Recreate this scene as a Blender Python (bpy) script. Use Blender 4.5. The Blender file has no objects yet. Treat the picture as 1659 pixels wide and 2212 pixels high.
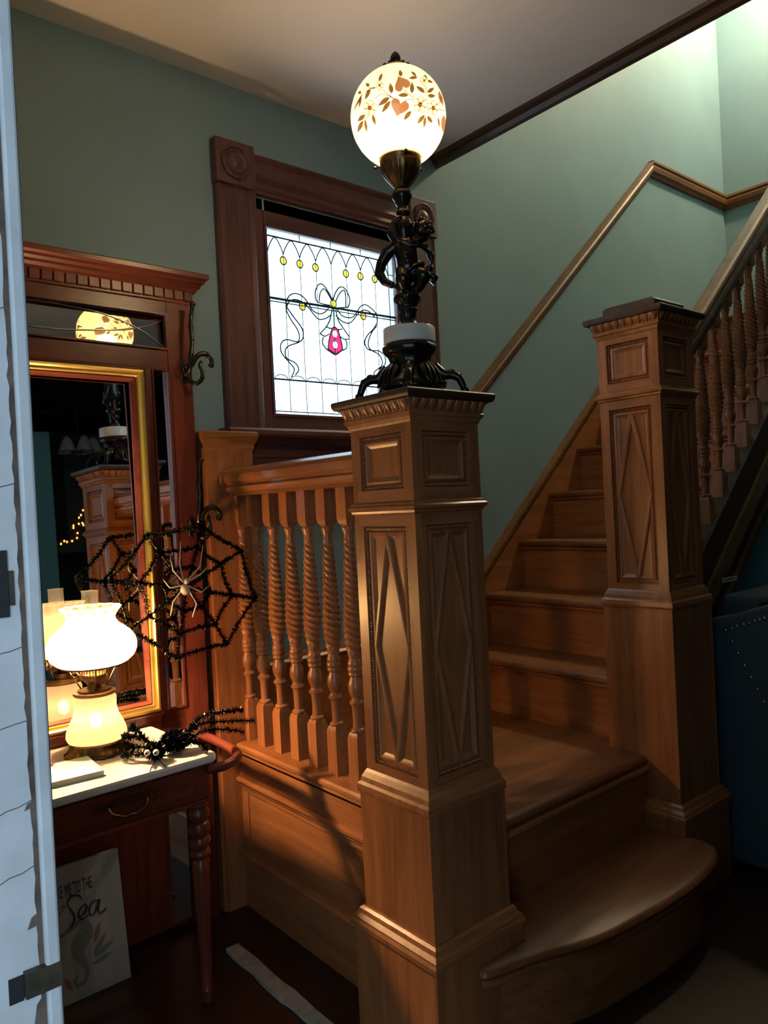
import bpy, math, random
from mathutils import Vector, Matrix, Euler
random.seed(7)
PI = math.pi
sc = bpy.context.scene
COL = sc.collection

# ------------------------------------------------------------------ camera
EYE = 1.208
YAW, PITCH, ROLL = math.radians(40.054), math.radians(-0.4115), math.radians(-2.8354)
fw = Vector((math.sin(YAW) * math.cos(PITCH), math.cos(YAW) * math.cos(PITCH), math.sin(PITCH)))
r0 = Vector((math.cos(YAW), -math.sin(YAW), 0))
u0 = r0.cross(fw)
rr = math.cos(ROLL) * r0 + math.sin(ROLL) * u0
uu = -math.sin(ROLL) * r0 + math.cos(ROLL) * u0
cd = bpy.data.cameras.new('camera'); cam = bpy.data.objects.new('camera', cd); COL.objects.link(cam)
cd.sensor_fit = 'VERTICAL'; cd.sensor_height = 24.0; cd.lens = 1627.26 / 2212 * 24.0
cd.clip_start = 0.02; cd.clip_end = 200
M = Matrix((rr, uu, -fw)).transposed().to_4x4(); M.translation = Vector((0, 0, EYE))
cam.matrix_world = M
sc.camera = cam

# ------------------------------------------------------------------ world and exposure
wd = bpy.data.worlds.new('sky'); sc.world = wd; wd.use_nodes = True
bg = wd.node_tree.nodes['Background']
bg.inputs['Color'].default_value = (0.62, 0.82, 1.0, 1); bg.inputs['Strength'].default_value = 4.3
sc.view_settings.view_transform = 'Standard'; sc.view_settings.look = 'None'
sc.view_settings.gamma = 1.0; sc.view_settings.use_curve_mapping = False
sc.view_settings.exposure = 0.45
sc.cycles.max_bounces = 5; sc.cycles.diffuse_bounces = 3; sc.cycles.glossy_bounces = 3; sc.cycles.transmission_bounces = 4
sc.cycles.transparent_max_bounces = 8; sc.cycles.use_adaptive_sampling = True; sc.cycles.adaptive_threshold = 0.05
sc.cycles.caustics_reflective = False; sc.cycles.caustics_refractive = False
UP_W, GLOBE_S, TABLE_S, FONT_S = 95.0, 125.0, 3200.0, 44.0

def portal(name, loc, rot, sx, sy):
    l = bpy.data.lights.new(name, 'AREA'); l.shape = 'RECTANGLE'; l.size = sx; l.size_y = sy
    l.cycles.is_portal = True
    o = bpy.data.objects.new(name, l); COL.objects.link(o); o.location = loc; o.rotation_euler = rot
portal('doorway_portal', (-.01, 0.30, 1.05), (0, -PI / 2, 0), 2.1, .60)
portal('window_portal', (1.652, 2.34, 1.853), (-PI / 2, 0, 0), 0.6, 0.66)

# ------------------------------------------------------------------ materials
def nodes(m):
    m.use_nodes = True
    return m.node_tree.nodes, m.node_tree.links
def rgb(c): return (c[0], c[1], c[2], 1)
def plain(name, c, rough=0.5, metal=0.0, spec=0.5, bump=0.0, bscale=200, var=0.0, vscale=6):
    m = bpy.data.materials.new(name); n, l = nodes(m); b = n['Principled BSDF']
    b.inputs['Base Color'].default_value = rgb(c); b.inputs['Roughness'].default_value = rough
    b.inputs['Metallic'].default_value = metal; b.inputs['Specular IOR Level'].default_value = spec
    if var or bump:
        tc = n.new('ShaderNodeTexCoord')
    if var:
        t = n.new('ShaderNodeTexNoise'); t.inputs['Scale'].default_value = vscale; t.inputs['Detail'].default_value = 5
        l.new(tc.outputs['Object'], t.inputs['Vector'])
        r = n.new('ShaderNodeValToRGB'); r.color_ramp.elements[0].position = .3; r.color_ramp.elements[1].position = .7
        r.color_ramp.elements[0].color = rgb([x * (1 - var) for x in c]); r.color_ramp.elements[1].color = rgb([min(1, x * (1 + var)) for x in c])
        l.new(t.outputs['Fac'], r.inputs['Fac']); l.new(r.outputs['Color'], b.inputs['Base Color'])
    if bump:
        t2 = n.new('ShaderNodeTexNoise'); t2.inputs['Scale'].default_value = bscale; t2.inputs['Detail'].default_value = 3
        l.new(tc.outputs['Object'], t2.inputs['Vector'])
        bp = n.new('ShaderNodeBump'); bp.inputs['Strength'].default_value = bump; bp.inputs['Distance'].default_value = .002
        l.new(t2.outputs['Fac'], bp.inputs['Height']); l.new(bp.outputs['Normal'], b.inputs['Normal'])
    return m
def wood(name, dark, light, axis='z', rough=.36, along=2.2, across=34, spec=.5):
    m = bpy.data.materials.new(name); n, l = nodes(m); b = n['Principled BSDF']
    tc = n.new('ShaderNodeTexCoord'); oi = n.new('ShaderNodeObjectInfo')
    add = n.new('ShaderNodeVectorMath'); add.operation = 'ADD'
    mul = n.new('ShaderNodeVectorMath'); mul.operation = 'SCALE'; mul.inputs['Scale'].default_value = 7.0
    cmb = n.new('ShaderNodeCombineXYZ')
    for k in 'XYZ': l.new(oi.outputs['Random'], cmb.inputs[k])
    l.new(cmb.outputs[0], mul.inputs[0]); l.new(tc.outputs['Object'], add.inputs[0]); l.new(mul.outputs[0], add.inputs[1])
    mp = n.new('ShaderNodeMapping'); s = [across] * 3; s['xyz'.index(axis)] = along
    mp.inputs['Scale'].default_value = s; l.new(add.outputs[0], mp.inputs['Vector'])
    t = n.new('ShaderNodeTexNoise'); t.inputs['Scale'].default_value = 1.0; t.inputs['Detail'].default_value = 3
    t.inputs['Distortion'].default_value = .8; l.new(mp.outputs[0], t.inputs['Vector'])
    t2 = n.new('ShaderNodeTexNoise'); t2.inputs['Scale'].default_value = 7.0; t2.inputs['Detail'].default_value = 2
    l.new(mp.outputs[0], t2.inputs['Vector'])
    mx = n.new('ShaderNodeMix'); mx.data_type = 'FLOAT'; mx.inputs[0].default_value = .35
    l.new(t.outputs['Fac'], mx.inputs[2]); l.new(t2.outputs['Fac'], mx.inputs[3])
    r = n.new('ShaderNodeValToRGB'); e = r.color_ramp.elements
    e[0].position = .33; e[1].position = .66; e[0].color = rgb(dark); e[1].color = rgb(light)
    l.new(mx.outputs[0], r.inputs['Fac'])
    big = n.new('ShaderNodeTexNoise'); big.inputs['Scale'].default_value = 3.0; l.new(add.outputs[0], big.inputs['Vector'])
    mr = n.new('ShaderNodeMapRange'); mr.inputs[1].default_value = .3; mr.inputs[2].default_value = .7
    mr.inputs[3].default_value = .82; mr.inputs[4].default_value = 1.12; l.new(big.outputs['Fac'], mr.inputs[0])
    mc = n.new('ShaderNodeMix'); mc.data_type = 'RGBA'; mc.blend_type = 'MULTIPLY'; mc.inputs[0].default_value = 1
    cm = n.new('ShaderNodeCombineColor')
    for k in range(3): l.new(mr.outputs[0], cm.inputs[k])
    l.new(r.outputs['Color'], mc.inputs[6]); l.new(cm.outputs[0], mc.inputs[7])
    l.new(mc.outputs[2], b.inputs['Base Color'])
    b.inputs['Roughness'].default_value = rough; b.inputs['Specular IOR Level'].default_value = spec
    return m
def glow_glass(name, tint, transp, diff=.25, clear=None):
    """opal glass: light of the bulb inside passes through it diffusely, a share goes straight through"""
    m = bpy.data.materials.new(name); n, l = nodes(m); n.remove(n['Principled BSDF']); out = n['Material Output']
    tl = n.new('ShaderNodeBsdfTranslucent'); tl.inputs['Color'].default_value = rgb(tint)
    df = n.new('ShaderNodeBsdfDiffuse'); df.inputs['Color'].default_value = rgb(tint)
    tr = n.new('ShaderNodeBsdfTransparent'); tr.inputs['Color'].default_value = rgb(clear or tint)
    gl = n.new('ShaderNodeBsdfGlossy'); gl.inputs['Roughness'].default_value = .15
    a = n.new('ShaderNodeMixShader'); a.inputs[0].default_value = diff; l.new(tl.outputs[0], a.inputs[1]); l.new(df.outputs[0], a.inputs[2])
    b = n.new('ShaderNodeMixShader'); b.inputs[0].default_value = transp; l.new(a.outputs[0], b.inputs[1]); l.new(tr.outputs[0], b.inputs[2])
    c = n.new('ShaderNodeMixShader'); c.inputs[0].default_value = .04; l.new(b.outputs[0], c.inputs[1]); l.new(gl.outputs[0], c.inputs[2])
    l.new(c.outputs[0], out.inputs['Surface'])
    return m
def emit(name, c, s):
    m = bpy.data.materials.new(name); n, l = nodes(m); n.remove(n['Principled BSDF'])
    e = n.new('ShaderNodeEmission'); e.inputs['Color'].default_value = rgb(c); e.inputs['Strength'].default_value = s
    l.new(e.outputs[0], n['Material Output'].inputs['Surface']); return m
def mirror_mat(name):
    m = bpy.data.materials.new(name); n, l = nodes(m); b = n['Principled BSDF']
    b.inputs['Base Color'].default_value = (.80, .82, .82, 1); b.inputs['Metallic'].default_value = 1; b.inputs['Roughness'].default_value = .012
    return m

OAK_D, OAK_L = (.245, .088, .031), (.430, .170, .062)
oak = {a: wood('oak_' + a, OAK_D, OAK_L, a, .34) for a in 'xyz'}
tread_m = {a: wood('tread_oak_' + a, (.15, .055, .020), (.27, .105, .040), a, .40, 1.6, 26) for a in 'xy'}
mahog = {a: wood('mahogany_' + a, (.080, .0175, .012), (.20, .044, .027), a, .32) for a in 'xyz'}
casing = {a: wood('casing_' + a, (.068, .026, .023), (.150, .060, .050), a, .42) for a in 'xyz'}
darkw = {a: wood('dark_trim_' + a, (.030, .014, .008), (.075, .036, .020), a, .45) for a in 'xyz'}
railw = {a: wood('rail_oak_' + a, (.115, .048, .016), (.25, .112, .040), a, .40) for a in 'xyz'}
teal = plain('teal_wall_paint', (.205, .322, .372), .62, bump=.06, bscale=260, var=.05, vscale=3)
bluewall = plain('blue_teal_wall', (.060, .27, .39), .6, bump=.05, var=.05)  # bluer and more saturated than the teal of the other walls
ceil_m = plain('ceiling_paint', (.66, .62, .60), .8, bump=.08, bscale=120, var=.04, vscale=2)
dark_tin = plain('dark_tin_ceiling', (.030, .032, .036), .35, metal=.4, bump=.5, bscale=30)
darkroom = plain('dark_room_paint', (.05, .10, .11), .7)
floor_m = wood('dark_floor_boards', (.016, .008, .006), (.036, .018, .012), 'x', .40, 1.5, 22)
bronze = plain('black_bronze', (.030, .026, .024), .26, metal=.75, spec=.6, bump=.25, bscale=90)
brass_old = plain('aged_brass', (.16, .095, .040), .34, metal=.9, bump=.2, bscale=120)
gold = plain('gilt_molding', (.88, .64, .22), .30, metal=.95)
iron = plain('dark_hook_bronze', (.055, .048, .040), .28, metal=.9)
marble = plain('white_marble', (.74, .72, .69), .28, var=.08, vscale=14)
mirror = mirror_mat('silvered_mirror')
etch = plain('cut_glass_line', (.55, .60, .62), .12, metal=.6)
lead = plain('lead_came', (.010, .045, .055), .4, metal=.3)
tinsel = plain('black_tinsel', (.010, .010, .011), .18, metal=.5, spec=.8)
cream_pl = plain('cream_plastic', (.62, .58, .48), .4)
paintw = plain('weathered_white_paint', (.47, .485, .50), .6, bump=.35, bscale=60, var=.10, vscale=25)
barewood = plain('bare_weathered_wood', (.085, .058, .045), .8, bump=.6, bscale=90, var=.5, vscale=60)
black = plain('black_hole', (.006, .006, .007), .6)
plate_m = plain('tarnished_strike_brass', (.075, .062, .042), .45, metal=.6, var=.3, vscale=60)
blue_uph = plain('navy_blue_upholstery', (.034, .066, .094), .75, bump=.2, bscale=300)
nail_m = plain('nailhead_metal', (.42, .44, .46), .22, metal=1)
globe_m = glow_glass('cream_opal_globe', (.80, .615, .32), .62, .30, (1.0, .93, .80))
opal = glow_glass('white_opal_shade', (1.0, .90, .74), .20, .25)
font_m = glow_glass('milk_glass_font', (1.0, .84, .64), .05, .35)
bulb_g = emit('warm_bulb', (1.0, .78, .48), GLOBE_S)
bulb_t = emit('bright_warm_bulb', (1.0, .60, .28), TABLE_S)
bulb_f = emit('small_warm_bulb', (1.0, .62, .30), FONT_S)
fairy = emit('orange_fairy_bulb', (1.0, .28, .04), 9.0)
leaf_m = glow_glass('painted_leaf_brown', (.045, .028, .010), .0, .5)
heart_m = glow_glass('painted_heart_leaf_brown', (.085, .045, .026), .0, .5)
petal_m = glow_glass('painted_petal_pink', (.95, .58, .32), .35, .3)
core_m = glow_glass('painted_flower_core', (.14, .05, .05), .0, .5)
def glass_pane(name, c, tr=.72):
    m = bpy.data.materials.new(name); n, l = nodes(m); n.remove(n['Principled BSDF'])
    t = n.new('ShaderNodeBsdfTransparent'); t.inputs['Color'].default_value = rgb(c)
    d = n.new('ShaderNodeBsdfTranslucent'); d.inputs['Color'].default_value = rgb(c)
    g = n.new('ShaderNodeBsdfGlossy'); g.inputs['Roughness'].default_value = .08
    a = n.new('ShaderNodeMixShader'); a.inputs[0].default_value = tr; l.new(d.outputs[0], a.inputs[1]); l.new(t.outputs[0], a.inputs[2])
    b = n.new('ShaderNodeMixShader'); b.inputs[0].default_value = .05; l.new(a.outputs[0], b.inputs[1]); l.new(g.outputs[0], b.inputs[2])
    l.new(b.outputs[0], n['Material Output'].inputs['Surface']); return m
pane_m = glass_pane('pale_opalescent_glass', (.93, .97, .98))
jewel_m = glass_pane('amber_jewel_glass', (1.0, .74, .20), .75)
red_m = glass_pane('ruby_glass', (.55, .015, .07), .8)
green_m = glass_pane('pale_green_glass', (.72, .98, .95), .85)
chim_m = glass_pane('clear_chimney_glass', (.93, .93, .90), .85)
crystal = plain('ribbed_shade_glass', (.62, .66, .68), .18)

# ------------------------------------------------------------------ mesh helpers
class MB:
    def __init__(s): s.v = []; s.f = []
    def add(s, vs, fs):
        k = len(s.v); s.v += [tuple(p) for p in vs]; s.f += [tuple(i + k for i in f) for f in fs]; return s
    def box(s, x0, x1, y0, y1, z0, z1):
        return s.add([(x0, y0, z0), (x1, y0, z0), (x1, y1, z0), (x0, y1, z0), (x0, y0, z1), (x1, y0, z1), (x1, y1, z1), (x0, y1, z1)],
                     [(3, 2, 1, 0), (4, 5, 6, 7), (0, 1, 5, 4), (1, 2, 6, 5), (2, 3, 7, 6), (3, 0, 4, 7)])
    def loft(s, rings, cap=True, closed=True):
        n = len(rings[0]); vs = [p for r in rings for p in r]; fs = []
        for i in range(len(rings) - 1):
            for j in range(n if closed else n - 1):
                a = i * n + j; b = i * n + (j + 1) % n; fs.append((a, b, b + n, a + n))
        if cap: fs.append(tuple(range(n - 1, -1, -1))); fs.append(tuple(range((len(rings) - 1) * n, len(rings) * n)))
        return s.add(vs, fs)
    def square(s, prof, cx=0, cy=0):          # stack of squares: (half width, z)
        return s.loft([[(cx - h, cy - h, z), (cx + h, cy - h, z), (cx + h, cy + h, z), (cx - h, cy + h, z)] for h, z in prof])
    def lathe(s, prof, n=24, c=(0, 0, 0), mod=None, cap=True):
        rings = []
        for r, z in prof:
            ring = []
            for j in range(n):
                a = 2 * PI * j / n; q = r * (mod(a, r, z) if mod else 1)
                ring.append((c[0] + q * math.cos(a), c[1] + q * math.sin(a), c[2] + z))
            rings.append(ring)
        return s.loft(rings, cap)
    def extr(s, prof, p0, p1, out, up=(0, 0, 1), shear=None):   # profile (out, up) swept from p0 to p1
        out = Vector(out); up = Vector(up); p0 = Vector(p0); p1 = Vector(p1)
        a = [p0 + out * u + up * w for u, w in prof]; b = [p1 + out * u + up * w for u, w in prof]
        return s.loft([a, b])
    def tube(s, pts, r, n=8, closed=False, cap=True):
        pts = [Vector(p) for p in pts]; N = len(pts); rings = []; pn = None
        for i, p in enumerate(pts):
            a = pts[i - 1] if (i or closed) else pts[0]; b = pts[(i + 1) % N] if (i < N - 1 or closed) else pts[-1]
            d = (b - a); d = d.normalized() if d.length > 1e-9 else Vector((0, 0, 1))
            if pn is None: pn = d.orthogonal().normalized()
            pn = (pn - d * pn.dot(d)); pn = pn.normalized() if pn.length > 1e-6 else d.orthogonal().normalized()
            q = d.cross(pn); rad = r[i] if isinstance(r, (list, tuple)) else r
            rings.append([p + pn * (rad * math.cos(2 * PI * j / n)) + q * (rad * math.sin(2 * PI * j / n)) for j in range(n)])
        if closed: rings.append(rings[0]); cap = False
        return s.loft(rings, cap)
    def sphere(s, c, r, n=12, m=8):
        if not isinstance(r, (list, tuple)): r = (r, r, r)
        vs = [(c[0], c[1], c[2] - r[2])]; fs = []
        for i in range(1, m):
            t = -PI / 2 + PI * i / m
            for j in range(n):
                a = 2 * PI * j / n; vs.append((c[0] + r[0] * math.cos(t) * math.cos(a), c[1] + r[1] * math.cos(t) * math.sin(a), c[2] + r[2] * math.sin(t)))
        vs.append((c[0], c[1], c[2] + r[2])); top = len(vs) - 1
        for j in range(n):
            k = (j + 1) % n; fs.append((0, 1 + k, 1 + j)); fs.append((top, top - n + j, top - n + k))
            for i in range(m - 2):
                a = 1 + i * n + j; b = 1 + i * n + k; fs.append((a, b, b + n, a + n))
        return s.add(vs, fs)
    def mesh(s, name, mat, smooth=False):
        me = bpy.data.meshes.new(name); me.from_pydata(s.v, [], s.f); me.materials.append(mat)
        if smooth:
            me.polygons.foreach_set('use_smooth', [True] * len(me.polygons))
            if smooth != 'all': me.set_sharp_from_angle(angle=math.radians(38))
        me.update(); return me
    def build(s, name, mat, parent=None, smooth=False, loc=(0, 0, 0), bevel=0, rot=None):
        return link(name, s.mesh(name, mat, smooth), parent, loc, bevel, rot)
def link(name, me, parent=None, loc=(0, 0, 0), bevel=0, rot=None):
    o = bpy.data.objects.new(name, me); COL.objects.link(o); o.location = loc
    if rot: o.rotation_euler = rot
    if parent: o.parent = parent
    if bevel:
        b = o.modifiers.new('bevel', 'BEVEL'); b.width = bevel; b.segments = 2; b.limit_method = 'ANGLE'; b.angle_limit = math.radians(35)
    return o
def box(name, mat, dims, parent=None, bevel=0): return MB().box(*dims).build(name, mat, parent, bevel=bevel)
def tag(o, label, cat, group=None, kind=None):
    if label: o['label'] = label
    if cat: o['category'] = cat
    if group: o['group'] = group
    if kind: o['kind'] = kind
    return o
def struct(o, label=None):
    o['kind'] = 'structure'
    if label: o['label'] = label
    return o
def thing(name, label, cat, loc=(0, 0, 0), group=None, rotz=0):
    o = bpy.data.objects.new(name, None); COL.objects.link(o); o.location = loc; o.rotation_euler = (0, 0, rotz)
    o.empty_display_size = .05
    return tag(o, label, cat, group)
def spline(pts, k=6, closed=False):
    pts = [Vector(p) for p in pts]; n = len(pts); out = []
    for i in range(n if closed else n - 1):
        g = lambda j: pts[j % n] if closed else pts[max(0, min(n - 1, j))]
        p0, p1, p2, p3 = g(i - 1), g(i), g(i + 1), g(i + 2)
        for t in [q / k for q in range(k)]:
            out.append(.5 * ((2 * p1) + (p2 - p0) * t + (2 * p0 - 5 * p1 + 4 * p2 - p3) * t * t + (3 * p1 - p0 - 3 * p2 + p3) * t ** 3))
    if not closed: out.append(pts[-1])
    return out

# ================================================================== STRUCTURE
WA = 2.17           # face of the window wall
XL, XR = .165, 4.70
YB = -4.6
CZ = 2.605          # hall ceiling
UZ = 5.0
GX0, GX1, GZ0, GZ1 = 1.36, 1.945, 1.535, 2.172       # stained glass
# floor, porch floor and added daylight blockers
struct(box('floor', floor_m, (XL - .16, 5.6, YB, WA + .15, -.10, 0)), 'dark stained wooden floor of the hall')
struct(box('porch_floor', plain('porch_grey_boards', (.22, .23, .24), .7), (-4, XL - .16, -4, 6, -.22, -.12)), 'grey porch floor outside the door')
struct(box('light_block_roof', plain('light_block_roof_paint', (.50, .55, .58), .7), (-2.2, -.02, -1.7, 6, 2.45, 2.6)), 'unseen roof slab added to cut the daylight at the entrance')  # unseen slab, added to hold back sky light around the jamb
struct(box('wall_light_block', plain('light_block_wall_paint', (.20, .22, .22), .7), (-2.3, -2.2, -1.7, 6, -.12, 2.05)), 'unseen wall added to block daylight through the doorway')  # unseen boards, added to keep daylight from entering by the door
# window wall, opening left for the window
m = MB(); hx0, hx1, hz0, hz1 = GX0 - .05, GX1 + .055, GZ0 - .055, GZ1 + .05
m.box(-.2, hx0, WA, WA + .15, 0, UZ); m.box(hx1, XR + .15, WA, WA + .15, 0, UZ)
m.box(hx0, hx1, WA, WA + .15, 0, hz0); m.box(hx0, hx1, WA, WA + .15, hz1, UZ)
struct(m.build('wall_back', teal), 'teal painted wall with the stained glass window')
struct(box('wall_right', teal, (XR, XR + .15, .45, WA, 0, UZ)), 'teal end wall above the upper stair landing')
m = MB(); m.box(.02, XL, YB, -.50, 0, CZ + .3); m.box(.02, XL, .60, WA, 0, CZ + .3); m.box(.02, XL, -.50, .60, 2.15, CZ + .3)
struct(m.build('wall_left', teal), 'teal wall of the entrance beside the hall tree')
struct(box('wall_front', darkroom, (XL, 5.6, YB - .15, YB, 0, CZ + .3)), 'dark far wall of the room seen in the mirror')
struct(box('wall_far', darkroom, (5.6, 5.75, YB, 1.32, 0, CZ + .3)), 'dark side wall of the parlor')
m = MB(); m.loft([[(2.27, y, 0), (XR, y, 0), (XR, y, 2.0), (3.4, y, 1.55), (2.27, y, .62)] for y in (1.315, 1.40)])
struct(m.build('wall_understair', bluewall), 'blue wall under the stairs')
# ceilings: hall, parlor (dark tin), upper floor round the stairwell
struct(box('ceiling', ceil_m, (XL - .15, 2.20, -1.7, WA, CZ, CZ + .28)), 'off white plaster hall ceiling')
m = MB(); m.box(2.20, 5.6, -1.7, .45, CZ, CZ + .28)
struct(m.build('ceiling_hall_side', ceil_m), 'off white plaster ceiling beside the stairwell')
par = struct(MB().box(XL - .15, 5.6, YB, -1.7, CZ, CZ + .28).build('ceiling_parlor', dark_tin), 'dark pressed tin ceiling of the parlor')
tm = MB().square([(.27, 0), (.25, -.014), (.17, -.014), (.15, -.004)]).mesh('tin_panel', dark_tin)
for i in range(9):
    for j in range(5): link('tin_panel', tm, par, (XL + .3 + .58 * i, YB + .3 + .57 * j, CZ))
m = MB(); m.box(2.05, 2.20, .3, WA, CZ + .28, UZ); m.box(2.05, XR + .15, .30, .45, CZ + .28, UZ)
struct(m.build('wall_upper', teal), 'teal walls enclosing the upper stairwell')
struct(box('ceiling_upper', ceil_m, (2.05, XR + .15, .3, WA + .15, UZ, UZ + .1)), 'white ceiling over the stairwell')
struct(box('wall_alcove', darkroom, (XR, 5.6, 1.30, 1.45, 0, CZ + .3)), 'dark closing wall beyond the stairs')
# trim at the ceiling edge
m = MB(); m.extr([(0, 0), (0, .05), (-.035, .05), (-.035, .012), (-.022, 0)], (2.205, .45, CZ - .032), (2.205, WA, CZ - .032), (1, 0, 0))
m.extr([(-.035, .02), (-.035, .05), (-.055, .032), (-.05, .022)], (2.205, .45, CZ - .032), (2.205, WA, CZ - .032), (1, 0, 0))
struct(m.build('trim_1', darkw['y']), 'dark wooden molding along the ceiling edge at the stairwell')
# wall rail climbing with the stairs
RAILP = [(0, 0), (.012, 0), (.016, .014), (.030, .022), (.034, .044), (.028, .058), (.036, .064), (.034, .078), (0, .078)]
def rail_piece(name, p0, p1, out, label, mat):
    m = MB(); m.extr(RAILP, p0, p1, out); return struct(m.build(name, mat), label)
rail_piece('trim_2', (2.16, WA, 1.445), (3.83, WA, 2.935), (0, -1, 0), 'oak wall rail rising along the stairs', railw['x'])
rail_piece('trim_3', (3.825, WA, 2.935), (XR, WA, 2.935), (0, -1, 0), 'level oak wall rail above the upper landing', railw['x'])
rail_piece('trim_4', (XR, WA, 2.935), (XR, .45, 2.935), (-1, 0, 0), 'oak wall rail on the end wall', railw['y'])
# pale strip on the floor beside the stair panelling
m = MB(); ys = [1.0 + .0475 * i for i in range(20)]
top = [(.990 + random.uniform(-.003, .003), y, .012) for y in ys]; lo = [(.952 + random.uniform(-.006, .006), y, .012) for y in ys]
tb = [(x, y, .001) for x, y, _ in top]; lb = [(x, y, .001) for x, y, _ in lo]
m.loft([list(q) for q in zip(lo, top, tb, lb)])
struct(m.build('trim_5', plain('pale_strip_paint', (.42, .43, .40), .7, var=.2, vscale=40)), 'pale worn strip on the floor below the stair panelling')

# ------------------------------------------------------------------ entrance door jamb
jamb = struct(MB().box(.02, .1485, .592, .605, 0, 2.15).build('door_1', paintw), 'weathered white entrance door jamb with peeling paint')
def jag(name, x0, x1, y, mat, amp, seed):
    rnd = random.Random(seed); m = MB(); N = 150; L = []
    for i in range(N + 1):
        z = .55 + 1.25 * i / N
        L.append([(x0 + rnd.uniform(-amp, amp * .4), y, z), (x1 + rnd.uniform(-amp * .3, amp * .3), y, z), (x1, y + .006, z), (x0, y + .006, z)])
    m.loft(L); return m.build(name, mat, jamb)
jag('peeled_strip', .1478, .1515, .5915, barewood, .0013, 3)
MB().box(.1512, .1612, .586, .62, 0, 2.15).build('door_stop', paintw, jamb, bevel=.002)
MB().box(.1608, .1640, .604, .70, 0, 2.2).build('inside_casing', plain('grey_casing_paint', (.40, .43, .47), .6), jamb)
for i, z in enumerate((.615, .80, .955, 1.003, 1.063, 1.116, 1.235, 1.362)):
    m = MB(); a = random.uniform(-.002, .002)
    m.tube([(.1200, .5918, z - .004), (.131, .5918, z + a * .4), (.1395, .5918, z + .001), (.1482, .5918, z + .003 + a)], .00035, 5)
    m.build('paint_crack', barewood, jamb)
sp = box('strike_plate', plate_m, (.1365, .1614, .5856, .593, .868, .886), jamb)
box('latch_hole', black, (.1265, .1362, .5905, .593, .866, .884), sp)
sp2 = box('strike_plate', plate_m, (.1405, .1440, .5905, .593, 1.150, 1.175), jamb)
box('latch_hole', black, (.128, .1400, .590, .593, 1.142, 1.190), sp2)
for z, w, h in ((.914, .005, .010), (.842, .004, .02), (1.0, .003, .006), (.79, .004, .015)):
    MB().loft([[(.146 - w, .5917, z), (.148, .5917, z + .001), (.1482, .5917, z + h), (.147 - w * .6, .5917, z + h * .8)],
               [(.146 - w, .594, z), (.148, .594, z + .001), (.1482, .594, z + h), (.147 - w * .6, .594, z + h * .8)]]).build('paint_chip', barewood, jamb)

struct(box('doorway_light_block', paintw, (.020, .064, -.51, .0, 0, 2.15)), 'unseen white leaf added to narrow the daylight from the doorway')  # added out of view to shrink the opening that lets daylight in
# ------------------------------------------------------------------ window
win = bpy.data.objects.new('window_1', None); COL.objects.link(win); win.location = (1.652, WA, 1.48)
struct(win, 'stained glass window with dark wooden casing and corner rosettes')
def W(o):           # world-coordinate part put under the window empty
    o.parent = win; o.location = o.location - win.location; return o
cas_prof = [(0, 0), (0, .022), (.008, .030), (.020, .026), (.117, .026), (.128, .032), (.137, .026), (.137, 0)]
def vcas(x0):
    m = MB(); a = [(x0 + u, WA - w, 1.48) for u, w in cas_prof]; b = [(x0 + u, WA - w, 2.268) for u, w in cas_prof]; m.loft([a, b]); return m
W(vcas(1.175).build('side_casing', casing['z'])); W(vcas(2.000).build('side_casing', casing['z']))
m = MB(); hp = [(0, 0), (0, .024), (.012, .030), (.030, .022), (.045, .030), (.060, .024), (.095, .026), (.108, .034), (.122, .026), (.122, 0)]
m.loft([[(1.312, WA - w, 2.268 + u) for u, w in hp], [(2.000, WA - w, 2.268 + u) for u, w in hp]]); W(m.build('head_casing', casing['x']))
for x in (1.171, 1.999):
    b = W(MB().box(x, x + .142, WA - .040, WA, 2.264, 2.406).build('corner_block', casing['z'], bevel=.003))
    m = MB(); prof = [(.052, .002), (.052, .006), (.048, .008), (.044, .003), (.040, .003), (.036, .007), (.031, .003), (.027, .002), (.016, .006), (.008, .011), (.001, .012)]
    rings = [[(x + .071 + r * math.cos(a), WA - .040 - d, 2.335 + r * math.sin(a)) for a in [2 * PI * j / 28 for j in range(28)]] for r, d in prof]
    m.loft(rings); o = m.build('rosette', casing['z'], smooth=True); o.parent = b
# reveal liner and sash
m = MB(); m.box(1.312, 1.318, WA - .026, WA + .15, 1.48, 2.268); m.box(1.994, 2.0, WA - .026, WA + .15, 1.48, 2.268); m.box(1.318, 1.994, WA - .026, WA + .15, 2.262, 2.268)
W(m.build('reveal', casing['z']))
def sash(x0, x1, z0, z1, ax, cham):
    m = MB(); m.box(x0, x1, WA + .0, WA + .05, z0, z1); return W(m.build('sash_rail' if ax == 'x' else 'sash_stile', casing[ax], bevel=.004))
sash(1.318, GX0, 1.48, 2.262, 'z', 0); sash(GX1, 1.994, 1.48, 2.262, 'z', 0); sash(GX0, GX1, GZ1, 2.262, 'x', 0); sash(GX0, GX1, 1.48, GZ0, 'x', 0)
m = MB(); m.box(GX0, GX0 + .006, WA - .004, WA + .012, GZ0, GZ1); m.box(GX1 - .006, GX1, WA - .004, WA + .012, GZ0, GZ1); m.box(GX0, GX1, WA - .004, WA + .012, GZ1 - .005, GZ1 + .006); m.box(GX0, GX1, WA - .004, WA + .012, GZ0 - .006, GZ0 + .005)
W(m.build('glazing_bead', casing['x'], bevel=.002))
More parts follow.
